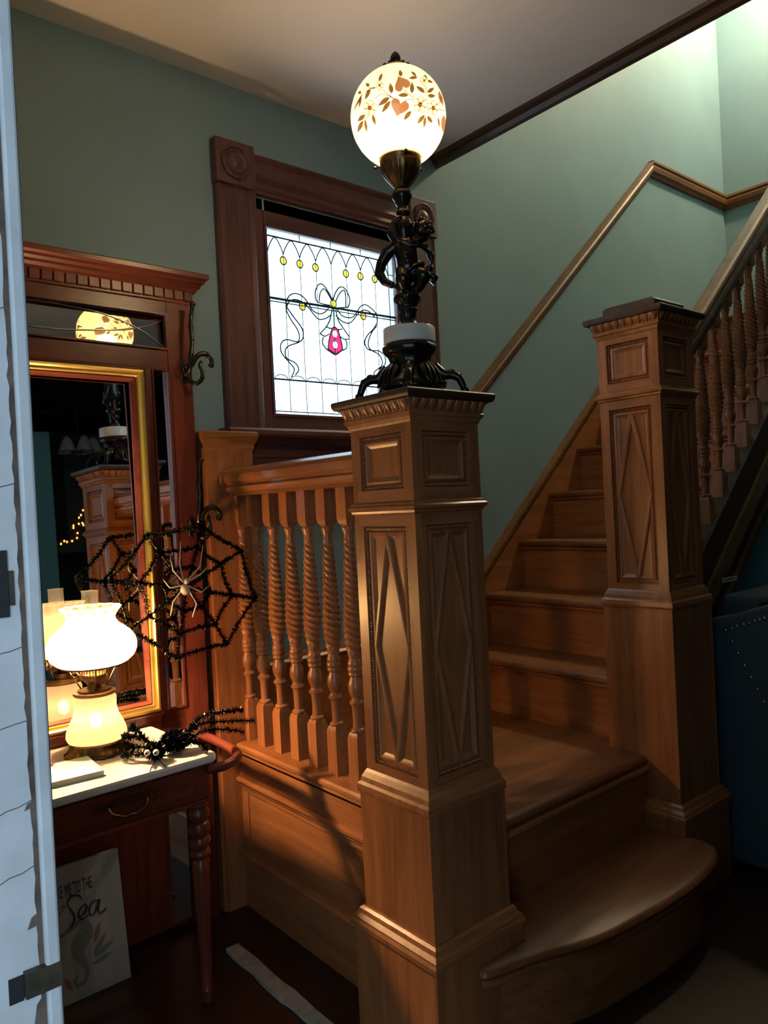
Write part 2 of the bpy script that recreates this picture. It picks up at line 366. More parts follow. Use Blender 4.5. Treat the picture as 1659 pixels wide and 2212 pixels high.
# stool and apron
m = MB(); m.loft([[(x, y, z) for y, z in [(WA, 1.452), (WA - .075, 1.452), (WA - .082, 1.460), (WA - .082, 1.472), (WA - .075, 1.480), (WA, 1.480)]] for x in (1.150, 2.185)])
W(m.build('window_stool', casing['x'], smooth=True))
m = MB(); m.loft([[(x, WA - w, z) for w, z in [(0, 1.30), (.018, 1.30), (.018, 1.33), (.024, 1.335), (.024, 1.385), (.030, 1.39), (.022, 1.40), (.022, 1.435), (.040, 1.452), (0, 1.452)]] for x in (1.178, 2.155)])
W(m.build('apron', casing['x']))
# panes: border strips and columns between the cames
GY = 2.190
V = [1.381] + [1.444 + .0680 * i for i in range(7)] + [1.920]
rows = [(1.551, 1.661), (1.661, 1.927), (1.937, 2.149)]
def pane(x0, x1, z0, z1): W(MB().box(x0 + .0006, x1 - .0006, GY, GY + .003, z0 + .0006, z1 - .0006).build('pane', pane_m))
for z0, z1 in rows + [(1.927, 1.937)]:
    xs = V if z1 - z0 > .02 else [V[0], 1.55, 1.75, V[-1]]
    for a, b in zip(xs[:-1], xs[1:]): pane(a, b, z0, z1)
for x0, x1 in ((GX0, V[0]), (V[-1], GX1)):
    for z0, z1 in ((GZ0, 1.645), (1.645, 1.661), (1.661, 1.927), (1.927, 1.937), (1.937, 2.10), (2.10, GZ1)): pane(x0, x1, z0, z1)
for z0, z1, xs in ((2.149, GZ1, [V[0], 1.514, 1.649, 1.787, V[-1]]), (GZ0, 1.551, [V[0], 1.515, 1.649, 1.785, V[-1]])):
    for a, b in zip(xs[:-1], xs[1:]): pane(a, b, z0, z1)
def came(pts, r, name='lead_came'):
    m = MB(); m.tube([(x, GY - .001, z) for x, z in pts], r * 1.35, 6); W(m.build(name, lead, smooth='all'))
for x in (V[0], V[-1]): came([(x, GZ0), (x, GZ1)], .0013)
for i, x in enumerate(V[1:-1]): came([(x, 1.551), (x, 2.094)], .0011)
for z, r in ((2.149, .0022), (1.661, .0024), (1.551, .0015)): came([(V[0] if z != 1.661 else GX0, z), (V[-1] if z != 1.661 else GX1, z)], r)
came([(GX0, 1.937), (GX1, 1.937)], .0034, 'support_bar'); came([(GX0, 1.926), (GX1, 1.926)], .0016)
for x in (1.514, 1.649, 1.787): came([(x, 2.149), (x, GZ1)], .0012)
for x in (1.515, 1.785): came([(x, GZ0), (x, 1.551)], .0012)
came([(GX0, 1.645), (V[0], 1.645)], .0012); came([(GX0, 2.10), (V[0], 2.10)], .0012); came([(V[-1], 2.10), (GX1, 2.10)], .0012)
for i in range(8):          # gothic arches and the low bumps
    a, b = V[i], V[i + 1]; c = (a + b) / 2; h = (b - a) / 2
    came([(q.x, q.y) for q in spline([(a, 2.094, 0), (a + h * .35, 2.122, 0), (c, 2.147, 0), (b - h * .35, 2.122, 0), (b, 2.094, 0)], 5)], .0016)
    came([(c + h * .85 * math.cos(t), 1.661 + .016 * math.sin(t)) for t in [PI * k / 10 for k in range(11)]], .0013)
CAMES = [
 [(1.647, 1.963), (1.63, 1.991), (1.607, 2.014), (1.587, 2.011), (1.571, 1.982), (1.573, 1.957), (1.583, 1.948), (1.611, 1.944), (1.635, 1.944)],
 [(1.643, 1.963), (1.614, 1.999), (1.595, 1.986), (1.588, 1.962), (1.589, 1.951)],
 [(1.649, 1.964), (1.663, 1.996), (1.685, 2.018), (1.708, 2.013), (1.726, 1.981), (1.72, 1.953), (1.706, 1.946), (1.668, 1.94)],
 [(1.659, 1.958), (1.678, 1.991), (1.7, 2.008), (1.707, 1.992), (1.706, 1.948)],
 [(1.448, 1.936), (1.463, 1.956), (1.486, 1.965), (1.513, 1.961), (1.539, 1.939), (1.553, 1.918), (1.576, 1.908), (1.601, 1.911), (1.626, 1.931)],
 [(1.447, 1.91), (1.457, 1.931), (1.481, 1.944), (1.508, 1.941), (1.534, 1.928), (1.56, 1.902), (1.583, 1.887), (1.612, 1.894), (1.635, 1.909)],
 [(1.448, 1.936), (1.446, 1.901), (1.465, 1.868), (1.486, 1.842), (1.494, 1.817), (1.485, 1.797), (1.442, 1.8), (1.419, 1.787), (1.414, 1.761), (1.427, 1.74), (1.449, 1.72), (1.466, 1.699), (1.453, 1.672)],
 [(1.449, 1.911), (1.477, 1.879), (1.502, 1.853), (1.511, 1.832), (1.507, 1.809), (1.487, 1.794), (1.448, 1.779), (1.432, 1.76), (1.438, 1.735), (1.471, 1.722), (1.485, 1.7), (1.469, 1.68)],
 [(1.666, 1.933), (1.683, 1.915), (1.708, 1.909), (1.734, 1.913), (1.753, 1.93), (1.776, 1.959), (1.803, 1.968), (1.834, 1.954), (1.853, 1.936), (1.853, 1.908)],
 [(1.658, 1.911), (1.682, 1.894), (1.711, 1.888), (1.733, 1.899), (1.756, 1.924), (1.784, 1.945), (1.815, 1.945), (1.845, 1.925)],
 [(1.853, 1.908), (1.833, 1.881), (1.805, 1.857), (1.788, 1.831), (1.793, 1.808), (1.815, 1.798), (1.855, 1.8), (1.882, 1.781), (1.882, 1.753), (1.855, 1.73), (1.84, 1.70), (1.85, 1.672)],
 [(1.848, 1.893), (1.823, 1.866), (1.806, 1.833), (1.806, 1.809), (1.824, 1.797), (1.854, 1.786), (1.869, 1.762), (1.861, 1.741), (1.825, 1.715), (1.832, 1.68)],
 [(1.643, 1.933), (1.632, 1.895), (1.614, 1.866), (1.584, 1.836)],
 [(1.651, 1.934), (1.649, 1.9), (1.648, 1.867)],
 [(1.659, 1.935), (1.667, 1.896), (1.689, 1.868), (1.717, 1.837)],
 [(1.614, 1.863), (1.634, 1.86), (1.649, 1.867), (1.665, 1.86), (1.684, 1.864)],
 [(1.584, 1.836), (1.604, 1.829), (1.623, 1.839)],
 [(1.716, 1.831), (1.69, 1.828), (1.672, 1.836)],
 [(1.597, 1.825), (1.592, 1.804), (1.605, 1.786), (1.625, 1.775), (1.649, 1.767), (1.675, 1.783), (1.699, 1.795), (1.702, 1.816), (1.697, 1.825)]]
for c in CAMES: came([(q.x, q.y) for q in spline([(x, z, 0) for x, z in c], 4)], .0019)
def slab(poly, name, mat, y0=GY - .002, y1=GY):
    m = MB(); m.loft([[(x, y0, z) for x, z in poly], [(x, y1, z) for x, z in poly]]); return W(m.build(name, mat))
def disc(cx, cz, rx, rz, n=16): return [(cx + rx * math.cos(2 * PI * k / n), cz + rz * math.sin(2 * PI * k / n)) for k in range(n)]
BELL = [(1.64, 1.863), (1.653, 1.867), (1.665, 1.859), (1.672, 1.836), (1.679, 1.81), (1.682, 1.788), (1.651, 1.769), (1.645, 1.77), (1.615, 1.784), (1.621, 1.814), (1.629, 1.841)]
from mathutils.geometry import tessellate_polygon
loops = [BELL, disc(1.649, 1.842, .0118, .0145), disc(1.648, 1.802, .0120, .0145)]
tris = tessellate_polygon([[Vector((x, z, 0)) for x, z in lp] for lp in loops]); flat = [p for lp in loops for p in lp]
W(MB().add([(x, GY - .002, z) for x, z in flat], [tuple(t) for t in tris]).build('ruby_glass_bell', red_m))
came(BELL + [BELL[0]], .0018)
for lp in loops[1:]:
    slab(lp, 'white_glass_jewel', pane_m, GY - .003, GY - .002); came(lp + [lp[0]], .0010)
slab([(1.614, 1.866), (1.643, 1.933), (1.659, 1.935), (1.689, 1.868), (1.665, 1.862), (1.649, 1.867), (1.634, 1.862)], 'green_glass_leaf', green_m)
slab([(1.597, 1.825), (1.592, 1.804), (1.605, 1.786), (1.615, 1.784), (1.621, 1.814), (1.604, 1.83)], 'green_glass_leaf', green_m)
slab([(1.697, 1.825), (1.702, 1.816), (1.699, 1.795), (1.682, 1.788), (1.679, 1.81), (1.690, 1.828)], 'green_glass_leaf', green_m)
for jx, jz in ((1.443, 2.072), (1.511, 2.072), (1.578, 2.071), (1.714, 2.071), (1.782, 2.072), (1.851, 2.072), (1.65, 1.952), (1.513, 1.924), (1.786, 1.924)):
    m = MB(); m.sphere((jx, GY - .002, jz), (.0105, .004, .0118), 14, 8); W(m.build('amber_jewel', jewel_m, smooth='all'))
    came(disc(jx, jz, .0125, .0140) + [(jx + .0125, jz)], .0017, 'jewel_came')

# ================================================================== NEWEL POSTS
NX, NY, N2X = 1.170, 1.272, 2.172
def newel(loc, dz, label, lampless):
    t = thing('newel_post', label, 'newel post', loc, 'oak newel posts of the staircase')
    MB().square([(.1365, 0), (.1365, .246)]).build('plinth', oak['z'], t, bevel=.002)
    MB().square([(.1425, .246), (.1425, .256), (.138, .262), (.138, .266), (.130, .274), (.127, .283), (.121, .288)]).build('plinth_molding', oak['x'], t)
    MB().square([(.1165, .286), (.1165, .556 + dz)]).build('pedestal', oak['z'], t)
    for s in (-1, 1):       # narrow corner boards of the pedestal
        MB().box(s * .1175 - .008, s * .1175 + .0, -.1185, .1185, .288, .554 + dz).build('corner_board', oak['z'], t) if s > 0 else MB().box(-.1185, -.1165, -.1175, -.098, .288, .554 + dz).build('corner_board', oak['z'], t)
    MB().square([(.120, .553 + dz), (.1215, .560 + dz), (.1205, .572 + dz), (.1155, .578 + dz), (.113, .588 + dz), (.107, .600 + dz), (.103, .606 + dz)]).build('ledge_molding', oak['x'], t)
    MB().square([(.092, .60 + dz), (.092, 1.39 + dz)]).build('panel_core', oak['z'], t)
    H = .103
    stile = MB().box(-.0155, .0155, -.0155, .0155, .598 + dz, 1.392 + dz).mesh('stile', oak['z'])
    for sx in (-1, 1):
        for sy in (-1, 1): link('stile', stile, t, (sx * (H - .0155), sy * (H - .0155), 0))
    # one face, built facing -Y, then turned
    levels = [(.625 + dz, 1.164 + dz), (1.245 + dz, 1.366 + dz)]
    rails = [MB().box(-.0875, .0875, -H, -.090, a, b).mesh('rail', oak['x']) for a, b in ((.598 + dz, .625 + dz), (1.164 + dz, 1.245 + dz), (1.366 + dz, 1.392 + dz))]
    hw = .0725
    beads, inners = [], []
    for a, b in levels:
        m = MB()
        def run(p, q):
            L = (Vector(q) - Vector(p)).length; n = max(4, int(L / .0066))
            for i in range(n):
                c = Vector(p).lerp(Vector(q), (i + .5) / n); lo = i % 3 != 0
                d = (Vector(q) - Vector(p)).normalized(); e = .0030 if lo else .0019
                m.sphere(c, (.0027 + abs(d.x) * (e - .0027 + .0004), .0024, .0027 + abs(d.z) * (e - .0027 + .0004)), 6, 4)
        k = .005; y = -.0975
        run((-hw + k, y, a + k), (hw - k, y, a + k)); run((-hw + k, y, b - k), (hw - k, y, b - k))
        run((-hw + k, y, a + k), (-hw + k, y, b - k)); run((hw - k, y, a + k), (hw - k, y, b - k))
        beads.append(m.mesh('bead_molding', oak['z'], True))
        m = MB(); o1 = .011; w = .0165
        pr = [(0, -.092), (.002, -.0975), (.007, -.0985), (.011, -.0955), (.0165, -.0925)]
        corners = [(-1, -1), (1, -1), (1, 1), (-1, 1)]; rings = []
        for sx, sz in corners + [corners[0]]:
            rings.append([(sx * (hw - o1 - u), yy, (a + o1 + u) if sz < 0 else (b - o1 - u)) for u, yy in pr])
        m.loft(rings, cap=False, closed=False); inners.append(m.mesh('panel_molding', oak['z']))
    a, b = levels[0]; c = (a + b) / 2; pts = [(0, b - .016), (.0545, c), (0, a + .016), (-.0545, c)]; dia = []
    for i in range(4):
        p, q = Vector((pts[i][0], 0, pts[i][1])), Vector((pts[(i + 1) % 4][0], 0, pts[(i + 1) % 4][1]))
        d = (q - p).normalized(); nrm = Vector((d.z, 0, -d.x)); m = MB()
        pr = [(-.0072, -.0915), (-.0066, -.0975), (-.0030, -.1000), (.0030, -.1000), (.0066, -.0975), (.0072, -.0915)]
        m.loft([[p + nrm * u + Vector((0, yy, 0)) for u, yy in pr], [q + nrm * u + Vector((0, yy, 0)) for u, yy in pr]]); dia.append(m.mesh('diamond_strip', oak['z']))
    for f in range(4):
        R = (0, 0, f * PI / 2)
        for r in rails: link('rail', r, t, rot=R)
        for r in beads: link('bead_molding', r, t, rot=R)
        for r in inners: link('panel_molding', r, t, rot=R)
        for r in dia: link('diamond_strip', r, t, rot=R)
    z = 1.19 + dz
    MB().square([(.103, z), (.107, z + .003), (.1085, z + .008), (.1135, z + .011), (.1135, z + .017), (.109, z + .021), (.1085, z + .025), (.103, z + .028)]).build('waist_molding', oak['x'], t)
    z = 1.388 + dz
    MB().square([(.103, z - .004), (.106, z), (.109, z + .008), (.113, z + .011), (.114, z + .018), (.112, z + .020), (.114, z + .036), (.122, z + .043), (.122, z + .046)]).build('cap_bed_molding', oak['x'], t)
    egg = MB()
    for i in range(7):
        pass
    prof = []
    m = MB(); N = 8
    rows_ = [(0.0, .0004, .0), (.25, .0068, .0045), (.55, .0098, .0072), (.85, .0104, .0085), (1.0, .0090, .0085)]
    rings = []
    for tt, w, d in rows_:
        rings.append([(w * math.cos(PI * k / (N - 1)), -.1135 - tt * .0085 - d * math.sin(PI * k / (N - 1)) * .75, .0005 + tt * .0225) for k in range(N)])
    m.loft(rings, cap=True, closed=True); eggm = m.mesh('carved_egg', oak['z'], True)
    dart = MB().loft([[(-.0012, -.1145, .002), (.0012, -.1145, .002), (.0012, -.113, .002), (-.0012, -.113, .002)], [(-.003, -.124, .0225), (.003, -.124, .0225), (.003, -.119, .0225), (-.003, -.119, .0225)]]).mesh('carved_dart', oak['z'])
    for f in range(4):
        a = f * PI / 2; R = (0, 0, a)
        for i in range(9):
            x = (i - 4) * .0252; link('carved_egg', eggm, t, (x * math.cos(a), x * math.sin(a), z + .020), rot=R)
            if i < 8: x += .0126; link('carved_dart', dart, t, (x * math.cos(a), x * math.sin(a), z + .020), rot=R)
    MB().square([(.126, z + .044), (.130, z + .046), (.1325, z + .051), (.1335, z + .056), (.1335, z + .061), (.131, z + .064)]).build('cap_top', darkw['x'], t)
    if lampless: MB().square([(.088, z + .064), (.088, z + .092), (.080, z + .100)]).build('cap_plate', darkw['x'], t)
    return t
newel((NX, NY, 0), 0, 'oak newel post with diamond panels carrying the globe lamp', False)
newel((N2X, NY, 0), .309, 'oak newel post at the foot of the rising flight, without a lamp', True)

# ================================================================== BALUSTRADES
def baluster_mesh():
    m = MB(); q = .020
    m.square([(q, 0), (q, .119), (.016, .131), (.0145, .133)])
    base = [(.0155, .131), (.0175, .134), (.0185, .138), (.0165, .142), (.0125, .144), (.0118, .160), (.0128, .195), (.0150, .204), (.0185, .206), (.0190, .210), (.0160, .214), (.0135, .217), (.0130, .222),
            (.0160, .229), (.0198, .240), (.0205, .250), (.0190, .261), (.0150, .270), (.0140, .276), (.0180, .279), (.0185, .285), (.0170, .288), (.0190, .291), (.0198, .296), (.0185, .300), (.0170, .303), (.0182, .306), (.0185, .312), (.0165, .316), (.0150, .322)]
    m.lathe(base, 18)
    N = 30; rings = []; z0, z1 = .322, .620
    K = 140
    for i in range(K + 1):
        f = i / K; z = z0 + (z1 - z0) * f
        R = .0150 + .0072 * math.sin(PI * min(1, f / .30) / 2) * (1 if f < .30 else 1) - (.0098 * ((f - .30) / .70) if f > .30 else 0)
        env = min(1, f / .10, (1 - f) / .03); env = max(0, env)
        rings.append([((R * (1 + env * .15 * math.cos(4 * a + 2 * PI * z / .0170))) * math.cos(a), (R * (1 + env * .15 * math.cos(4 * a + 2 * PI * z / .0170))) * math.sin(a), z) for a in [2 * PI * j / N for j in range(N)]])
    m.loft(rings)
    m.lathe([(.0120, .620), (.0135, .624), (.0120, .630), (.0115, .638), (.0150, .652), (.0165, .655), (.0165, .660), (.0145, .663), (.0150, .668)], 18)
    m.square([(.012, .664), (.017, .670), (q, .682), (q, .768)])
    return m.mesh('baluster', oak['z'], True)
BAL = baluster_mesh()
HR = [(-.070, .000), (-.062, .000), (-.058, .010), (-.066, .016), (-.068, .026), (-.060, .030), (-.060, .036), (-.071, .042), (-.073, .062), (-.066, .074), (-.045, .084), (.045, .084), (.066, .074), (.073, .062), (.071, .042), (.060, .036), (.060, .030), (.068, .026), (.066, .016), (.058, .010), (.062, .000), (.070, .000)]
HR = [(u, w) for u, w in HR if abs(u) < .0699 or w > .01]
ba = thing('balustrade', 'level oak balustrade of spiral balusters between lamp newel and wall', 'balustrade', (NX, 1.375, .497))
m = MB(); m.loft([[(u, 0, w + .765) for u, w in HR], [(u, .705, w + .765) for u, w in HR]]); m.build('handrail', oak['y'], ba)
m = MB(); pr = [(-.058, -.022), (-.052, -.022), (-.052, -.012), (-.060, -.006), (-.060, .002), (-.054, .008), (.054, .008), (.060, .002), (.060, -.006), (.052, -.012), (.052, -.022)]
m.loft([[(u, 0, w) for u, w in pr], [(u, .705, w) for u, w in pr]]); m.build('bottom_rail', oak['y'], ba)
for k in range(8):
    link('baluster', BAL, ba, (0, 2.086 - .0913 * k - 1.375, .004))
# wall pilaster where the level rail ends
pi = thing('wall_pilaster', 'flat oak half post against the wall where the level rail ends', 'post', (1.142, WA, 0))
box('shaft', oak['z'], (-.080, .080, -.085, 0, 0, 1.412), pi)
box('edge_board', oak['z'], (-.090, -.078, -.075, 0, 0, 1.412), pi)
MB().loft([[(x, y, z) for x, y in ((-.080 - e, 0), (-.080 - e, -.085 - e), (.080 + e, -.085 - e), (.080 + e, 0))] for e, z in ((0, 1.405), (.004, 1.412), (.005, 1.424), (.012, 1.436), (.016, 1.448), (.016, 1.460), (.010, 1.464))]).build('cap', oak['x'], pi)

SL = .903
st_top = lambda x: 1.105 + .885 * (x - 2.52)
b2 = thing('balustrade', 'sloping oak balustrade of spiral balusters rising from the plain newel', 'balustrade', (N2X, NY, 1.0))
m = MB()
for k, x in enumerate((2.27, 3.95)): pass
rz = lambda x: 1.838 + .877 * (x - 2.53) - 1.0
m.loft([[(x - N2X, u * .44, w * .80 - .067 + rz(x)) for u, w in HR] for x in (2.272, 4.0)]); m.build('handrail', railw['x'], b2)
m = MB(); m.loft([[(x - N2X, u, w + rz(x)) for u, w in ((-.021, -.100), (.021, -.100), (.021, -.066), (-.021, -.066))] for x in (2.272, 4.0)]); m.build('rail_fillet', darkw['x'], b2)
for k in range(13):
    x = 2.422 + .1005 * k
    link('baluster', BAL, b2, (x - N2X, 0, st_top(x) - .045 - 1.0)).scale = (1, 1, .94)

# ================================================================== STAIRCASE
RISE, RUN = .206, .228
stc = thing('staircase', 'oak staircase turning at a low landing and climbing along the wall', 'staircase', (1.7, 1.3, 0))
def S(m, name, mat, smooth=False, bevel=0):
    return m.build(name, mat, stc, smooth=smooth, loc=(-1.7, -1.3, 0), bevel=bevel)
# curved first step
plan = spline([(1.150, 1.128, 0), (1.172, 1.108, 0), (1.285, 1.078, 0), (1.43, 1.026, 0), (1.60, 1.002, 0), (1.80, .992, 0), (1.95, 1.008, 0), (2.035, 1.042, 0), (2.060, 1.085, 0), (2.058, 1.129, 0)], 5)
back = [(2.034, 1.1295, 0), (2.034, 1.26, 0), (1.309, 1.26, 0), (1.309, 1.1295, 0)]
def step_plate(off, z0, z1, name, mat, rounded):
    cen = Vector((1.62, 1.25, 0)); P = []
    for i, p in enumerate(plan):
        a = plan[max(0, i - 1)]; b = plan[min(len(plan) - 1, i + 1)]; d = (b - a).normalized(); nrm = Vector((d.y, -d.x, 0))
        P.append((p - nrm * off, nrm))
    rings = []
    prof = [(0, z0)] if not rounded else [(-.012, z0), (-.003, z0 + .006), (0, z0 + .014), (-.003, z1 - .006), (-.012, z1)]
    if not rounded: prof = [(0, z0), (0, z1)]
    for e, z in prof:
        rings.append([(p.x + n.x * e, p.y + n.y * e, z) for p, n in P] + [(b[0], b[1], z) for b in back])
    m = MB(); m.loft(rings); return S(m, name, mat, smooth=True)
step_plate(0, .178, .206, 'bullnose_tread', tread_m['x'], True)
step_plate(.018, .158, .180, 'tread_molding', oak['x'], False)
step_plate(.040, .0, .160, 'riser', oak['x'], False)
# landing: riser, boards, nosing
S(MB().box(1.29, 2.05, 1.262, 1.285, .0, .384), 'riser', oak['x'])
nos = [(0, .384), (.0, .412), (-.020, .412), (-.030, .406), (-.034, .398), (-.030, .388), (-.020, .384)]
m = MB(); m.loft([[(x, 1.292 - .03 + u + .03, z) for u, z in nos] for x in (1.274, 2.068)]); S(m, 'landing_nosing', tread_m['x'], True)
m = MB(); m.loft([[(x, y, z) for y, z in ((1.262, .384), (1.246, .384), (1.244, .376), (1.254, .368), (1.262, .366))] for x in (1.29, 2.05)]); S(m, 'nosing_molding', oak['x'])
for k in range(6):
    y0 = 1.292 + .1425 * k
    S(MB().box(1.20, 2.14, y0 + .0006, y0 + .1419, .390, .412), 'landing_board', tread_m['x'], bevel=.001)
# rising flight
NS = 8
for k in range(NS):
    x = 2.100 + RUN * k; zb = .412 + RISE * k; zt = zb + RISE
    y0, y1 = 1.30, 2.150
    S(MB().box(x + .030, x + .050, y0, y1, zb - .02, zt - .026), 'riser', oak['y'])
    x1 = x + .030 + RUN + .01 if k < NS - 1 else XR
    pr = [(x + .010, zt - .027), (x1, zt - .027), (x1, zt), (x + .008, zt), (x + .001, zt - .006), (x - .001, zt - .014), (x + .002, zt - .022)]
    m = MB(); m.loft([[(a, y0, b) for a, b in pr], [(a, y1, b) for a, b in pr]]); S(m, 'tread', tread_m['y'], True)
    pr = [(x + .030, zt - .026), (x + .014, zt - .027), (x + .013, zt - .034), (x + .022, zt - .040), (x + .030, zt - .042)]
    m = MB(); m.loft([[(a, y0, b) for a, b in pr], [(a, y1, b) for a, b in pr]]); S(m, 'tread_molding', oak['y'])
# wall string with its cap, and the landing skirting
sl = .8965
stz = lambda x: .948 - .012 + sl * (x - 2.36)
def slopebox(m, x0, x1, f0, f1, y0, y1):
    return m.add([(x0, y0, f0(x0)), (x1, y0, f0(x1)), (x1, y1, f0(x1)), (x0, y1, f0(x0)), (x0, y0, f1(x0)), (x1, y0, f1(x1)), (x1, y1, f1(x1)), (x0, y1, f1(x0))],
                 [(3, 2, 1, 0), (4, 5, 6, 7), (0, 1, 5, 4), (1, 2, 6, 5), (2, 3, 7, 6), (3, 0, 4, 7)])
m = MB(); slopebox(m, 2.10, 3.75, lambda x: stz(x) - .58, stz, 2.140, WA); S(m, 'wall_string', oak['x'])
m = MB(); slopebox(m, 2.09, 3.75, stz, lambda x: stz(x) + .018, 2.128, WA); slopebox(m, 2.09, 3.75, lambda x: stz(x) - .016, stz, 2.134, WA); S(m, 'string_cap', railw['x'])
S(MB().box(1.23, 2.11, 2.145, WA, .412, .70), 'landing_skirting', oak['x'])
S(MB().loft([[(x, WA - w, z) for w, z in ((0, .70), (.032, .70), (.036, .708), (.028, .716), (.024, .726), (0, .730))] for x in (1.23, 2.11)]), 'skirting_cap', oak['x'])
# outer string under the sloping balusters
m = MB(); slopebox(m, 2.275, 4.0, lambda x: st_top(x) - .30, lambda x: st_top(x) - .012, 1.238, 1.320); S(m, 'outer_string', darkw['x'])
m = MB(); slopebox(m, 2.275, 4.0, lambda x: st_top(x) - .012, lambda x: st_top(x) + .004, 1.232, 1.322); S(m, 'outer_string_cap', darkw['x'])
m = MB(); slopebox(m, 2.275, 4.0, lambda x: st_top(x) - .215, lambda x: st_top(x) - .135, 1.226, 1.240); S(m, 'string_highlight', wood('golden_highlight_wood', (.12, .065, .018), (.26, .15, .045), 'x', .3))  # golden strip: a highlight on the dark string, put into the colour
m = MB(); slopebox(m, 2.275, 4.0, lambda x: st_top(x) - .32, lambda x: st_top(x) - .285, 1.222, 1.322); S(m, 'string_molding', darkw['x'])
# panelled side below the level balustrade
PX = 1.120; y0, y1 = 1.405, 2.082
S(MB().box(PX + .012, PX + .05, y0, y1, 0, .476), 'side_backing', oak['y'])
S(MB().box(PX, PX + .02, y0, y1, .402, .474), 'side_rail', oak['y'])
S(MB().loft([[(PX - w, y, z) for w, z in ((-.01, .378), (.004, .378), (.004, .384), (.014, .392), (.014, .400), (.004, .404), (-.01, .404))] for y in (y0, y1)]), 'side_molding', oak['y'])
S(MB().box(PX + .004, PX + .02, y0, y1, .358, .380), 'side_rail', oak['y'])
S(MB().box(PX + .009, PX + .02, y0 + .02, y1 - .03, .186, .360), 'side_panel', oak['y'])
S(MB().box(PX + .004, PX + .02, y0, y0 + .03, .180, .360), 'side_stile', oak['z'])
S(MB().box(PX + .004, PX + .02, y1 - .035, y1, .180, .360), 'side_stile', oak['z'])
S(MB().loft([[(PX - w, y, z) for w, z in ((-.01, .150), (.002, .150), (.012, .158), (.012, .166), (.004, .172), (.002, .184), (-.01, .186))] for y in (y0, y1)]), 'side_molding', oak['y'])
S(MB().box(PX + .002, PX + .02, y0, y1, 0, .152), 'side_base', oak['y'])

# ================================================================== GLOBE LAMP ON THE NEWEL
LT = 1.4525
la = thing('figure_lamp', 'bronze cherub lamp with painted cream glass globe on the newel', 'lamp', (NX, NY, LT))
RV = Vector((math.cos(YAW), -math.sin(YAW), 0)); TV = Vector((-math.sin(YAW), -math.cos(YAW), 0))
def L3(R, T, z): return RV * R + TV * T + Vector((0, 0, z))
# footed base: waisted body with acanthus lobes
def lobes(a, r, z): return 1 + .09 * math.cos(4 * (a - .25)) * max(0, 1 - abs(z - .035) / .05) + .02 * math.cos(12 * a)
MB().lathe([(.030, .006), (.062, .008), (.078, .016), (.080, .028), (.068, .040), (.056, .052), (.049, .066), (.047, .080), (.050, .092), (.058, .099), (.0625, .106), (.0625, .116), (.056, .121), (.050, .1225)], 48, mod=lobes).build('lamp_base', bronze, la, smooth='all')
for k in range(4):           # scrolled feet and acanthus ribs
    a = math.radians(6 + 90 * k) ; D = RV * math.cos(a) + TV * math.sin(a)
    a0 = spline([D * .052 + Vector((0, 0, .070)), D * .074 + Vector((0, 0, .050)), D * .092 + Vector((0, 0, .048)), D * .108 + Vector((0, 0, .040)), D * .116 + Vector((0, 0, .024)), D * .122 + Vector((0, 0, .006))], 5)
    m = MB(); n = len(a0); m.tube(a0, [.013 - .006 * i / n + (.003 if i > n - 4 else 0) for i in range(n)], 10)
    m.sphere(D * .120 + Vector((0, 0, .0065)), (.010, .010, .0065), 10, 6); m.sphere(D * .094 + Vector((0, 0, .054)), (.009, .009, .007), 8, 6)
    m.sphere(D * .111 + Vector((0, 0, .044)), (.006, .006, .007), 8, 6)
    m.build('scroll_foot', bronze, la, smooth='all')
    b = a + PI / 4; E = RV * math.cos(b) + TV * math.sin(b); sd = Vector((-E.y, E.x, 0))
    m = MB(); m.sphere((0, 0, 0), (.008, .026, .040), 14, 10)
    for q in (-.014, 0, .014): m.tube(spline([(-.002, q * .3, .040), (.008, q * .7, .012), (.009, q, -.012), (.002, q * 1.2, -.036)], 4), .0032, 7)
    o = m.build('acanthus_leaf', bronze, la, smooth='all'); o.location = E * .064 + Vector((0, 0, .050)); o.rotation_euler = (0, math.radians(-32), math.atan2(E.y, E.x))
MB().lathe([(.0575, .1225), (.0600, .1245), (.0600, .1565), (.0585, .1585), (.02, .1590)], 48).build('marble_disc', marble, la, smooth=True)
fl = lambda a, r, z: 1 + (.07 * math.cos(14 * a) if .172 < z < .224 else 0)
MB().lathe([(.030, .1585), (.028, .163), (.020, .172), (.018, .178), (.0185, .198), (.021, .200), (.021, .203), (.0185, .206), (.022, .214), (.029, .222), (.032, .229), (.030, .234), (.022, .238), (.018, .2385)], 42, mod=fl).build('fluted_pedestal', bronze, la, smooth='all')
# cherub: one skinned body, hair and drapery on it
cher = [(.008, 0, .288, .0235), (.006, .004, .304, .0245), (.004, .005, .324, .0245), (.006, .002, .344, .0225), (.022, .004, .355, .011), (.040, .006, .370, .0175), (.044, .008, .382, .0185),
        # hand-on-hip arm
        (-.018, .000, .350, .0135), (-.038, -.004, .338, .0130), (-.055, -.006, .312, .0112), (-.061, -.004, .289, .0105), (-.050, .004, .268, .0088), (-.034, .010, .258, .0075),
        # raised arm round the stem
        (-.014, .010, .356, .0115), (-.027, .010, .374, .0110), (-.023, .006, .394, .0092), (-.008, .010, .408, .0072),
        # legs
        (-.006, .012, .280, .0185), (-.008, .022, .267, .0165), (-.003, .014, .250, .0130), (.001, .010, .236, .0095), (.002, .020, .232, .0070),
        (.026, .008, .282, .0190), (.038, .018, .273, .0165), (.029, .012, .254, .0130), (.018, .008, .240, .0095), (.019, .016, .234, .0070)]
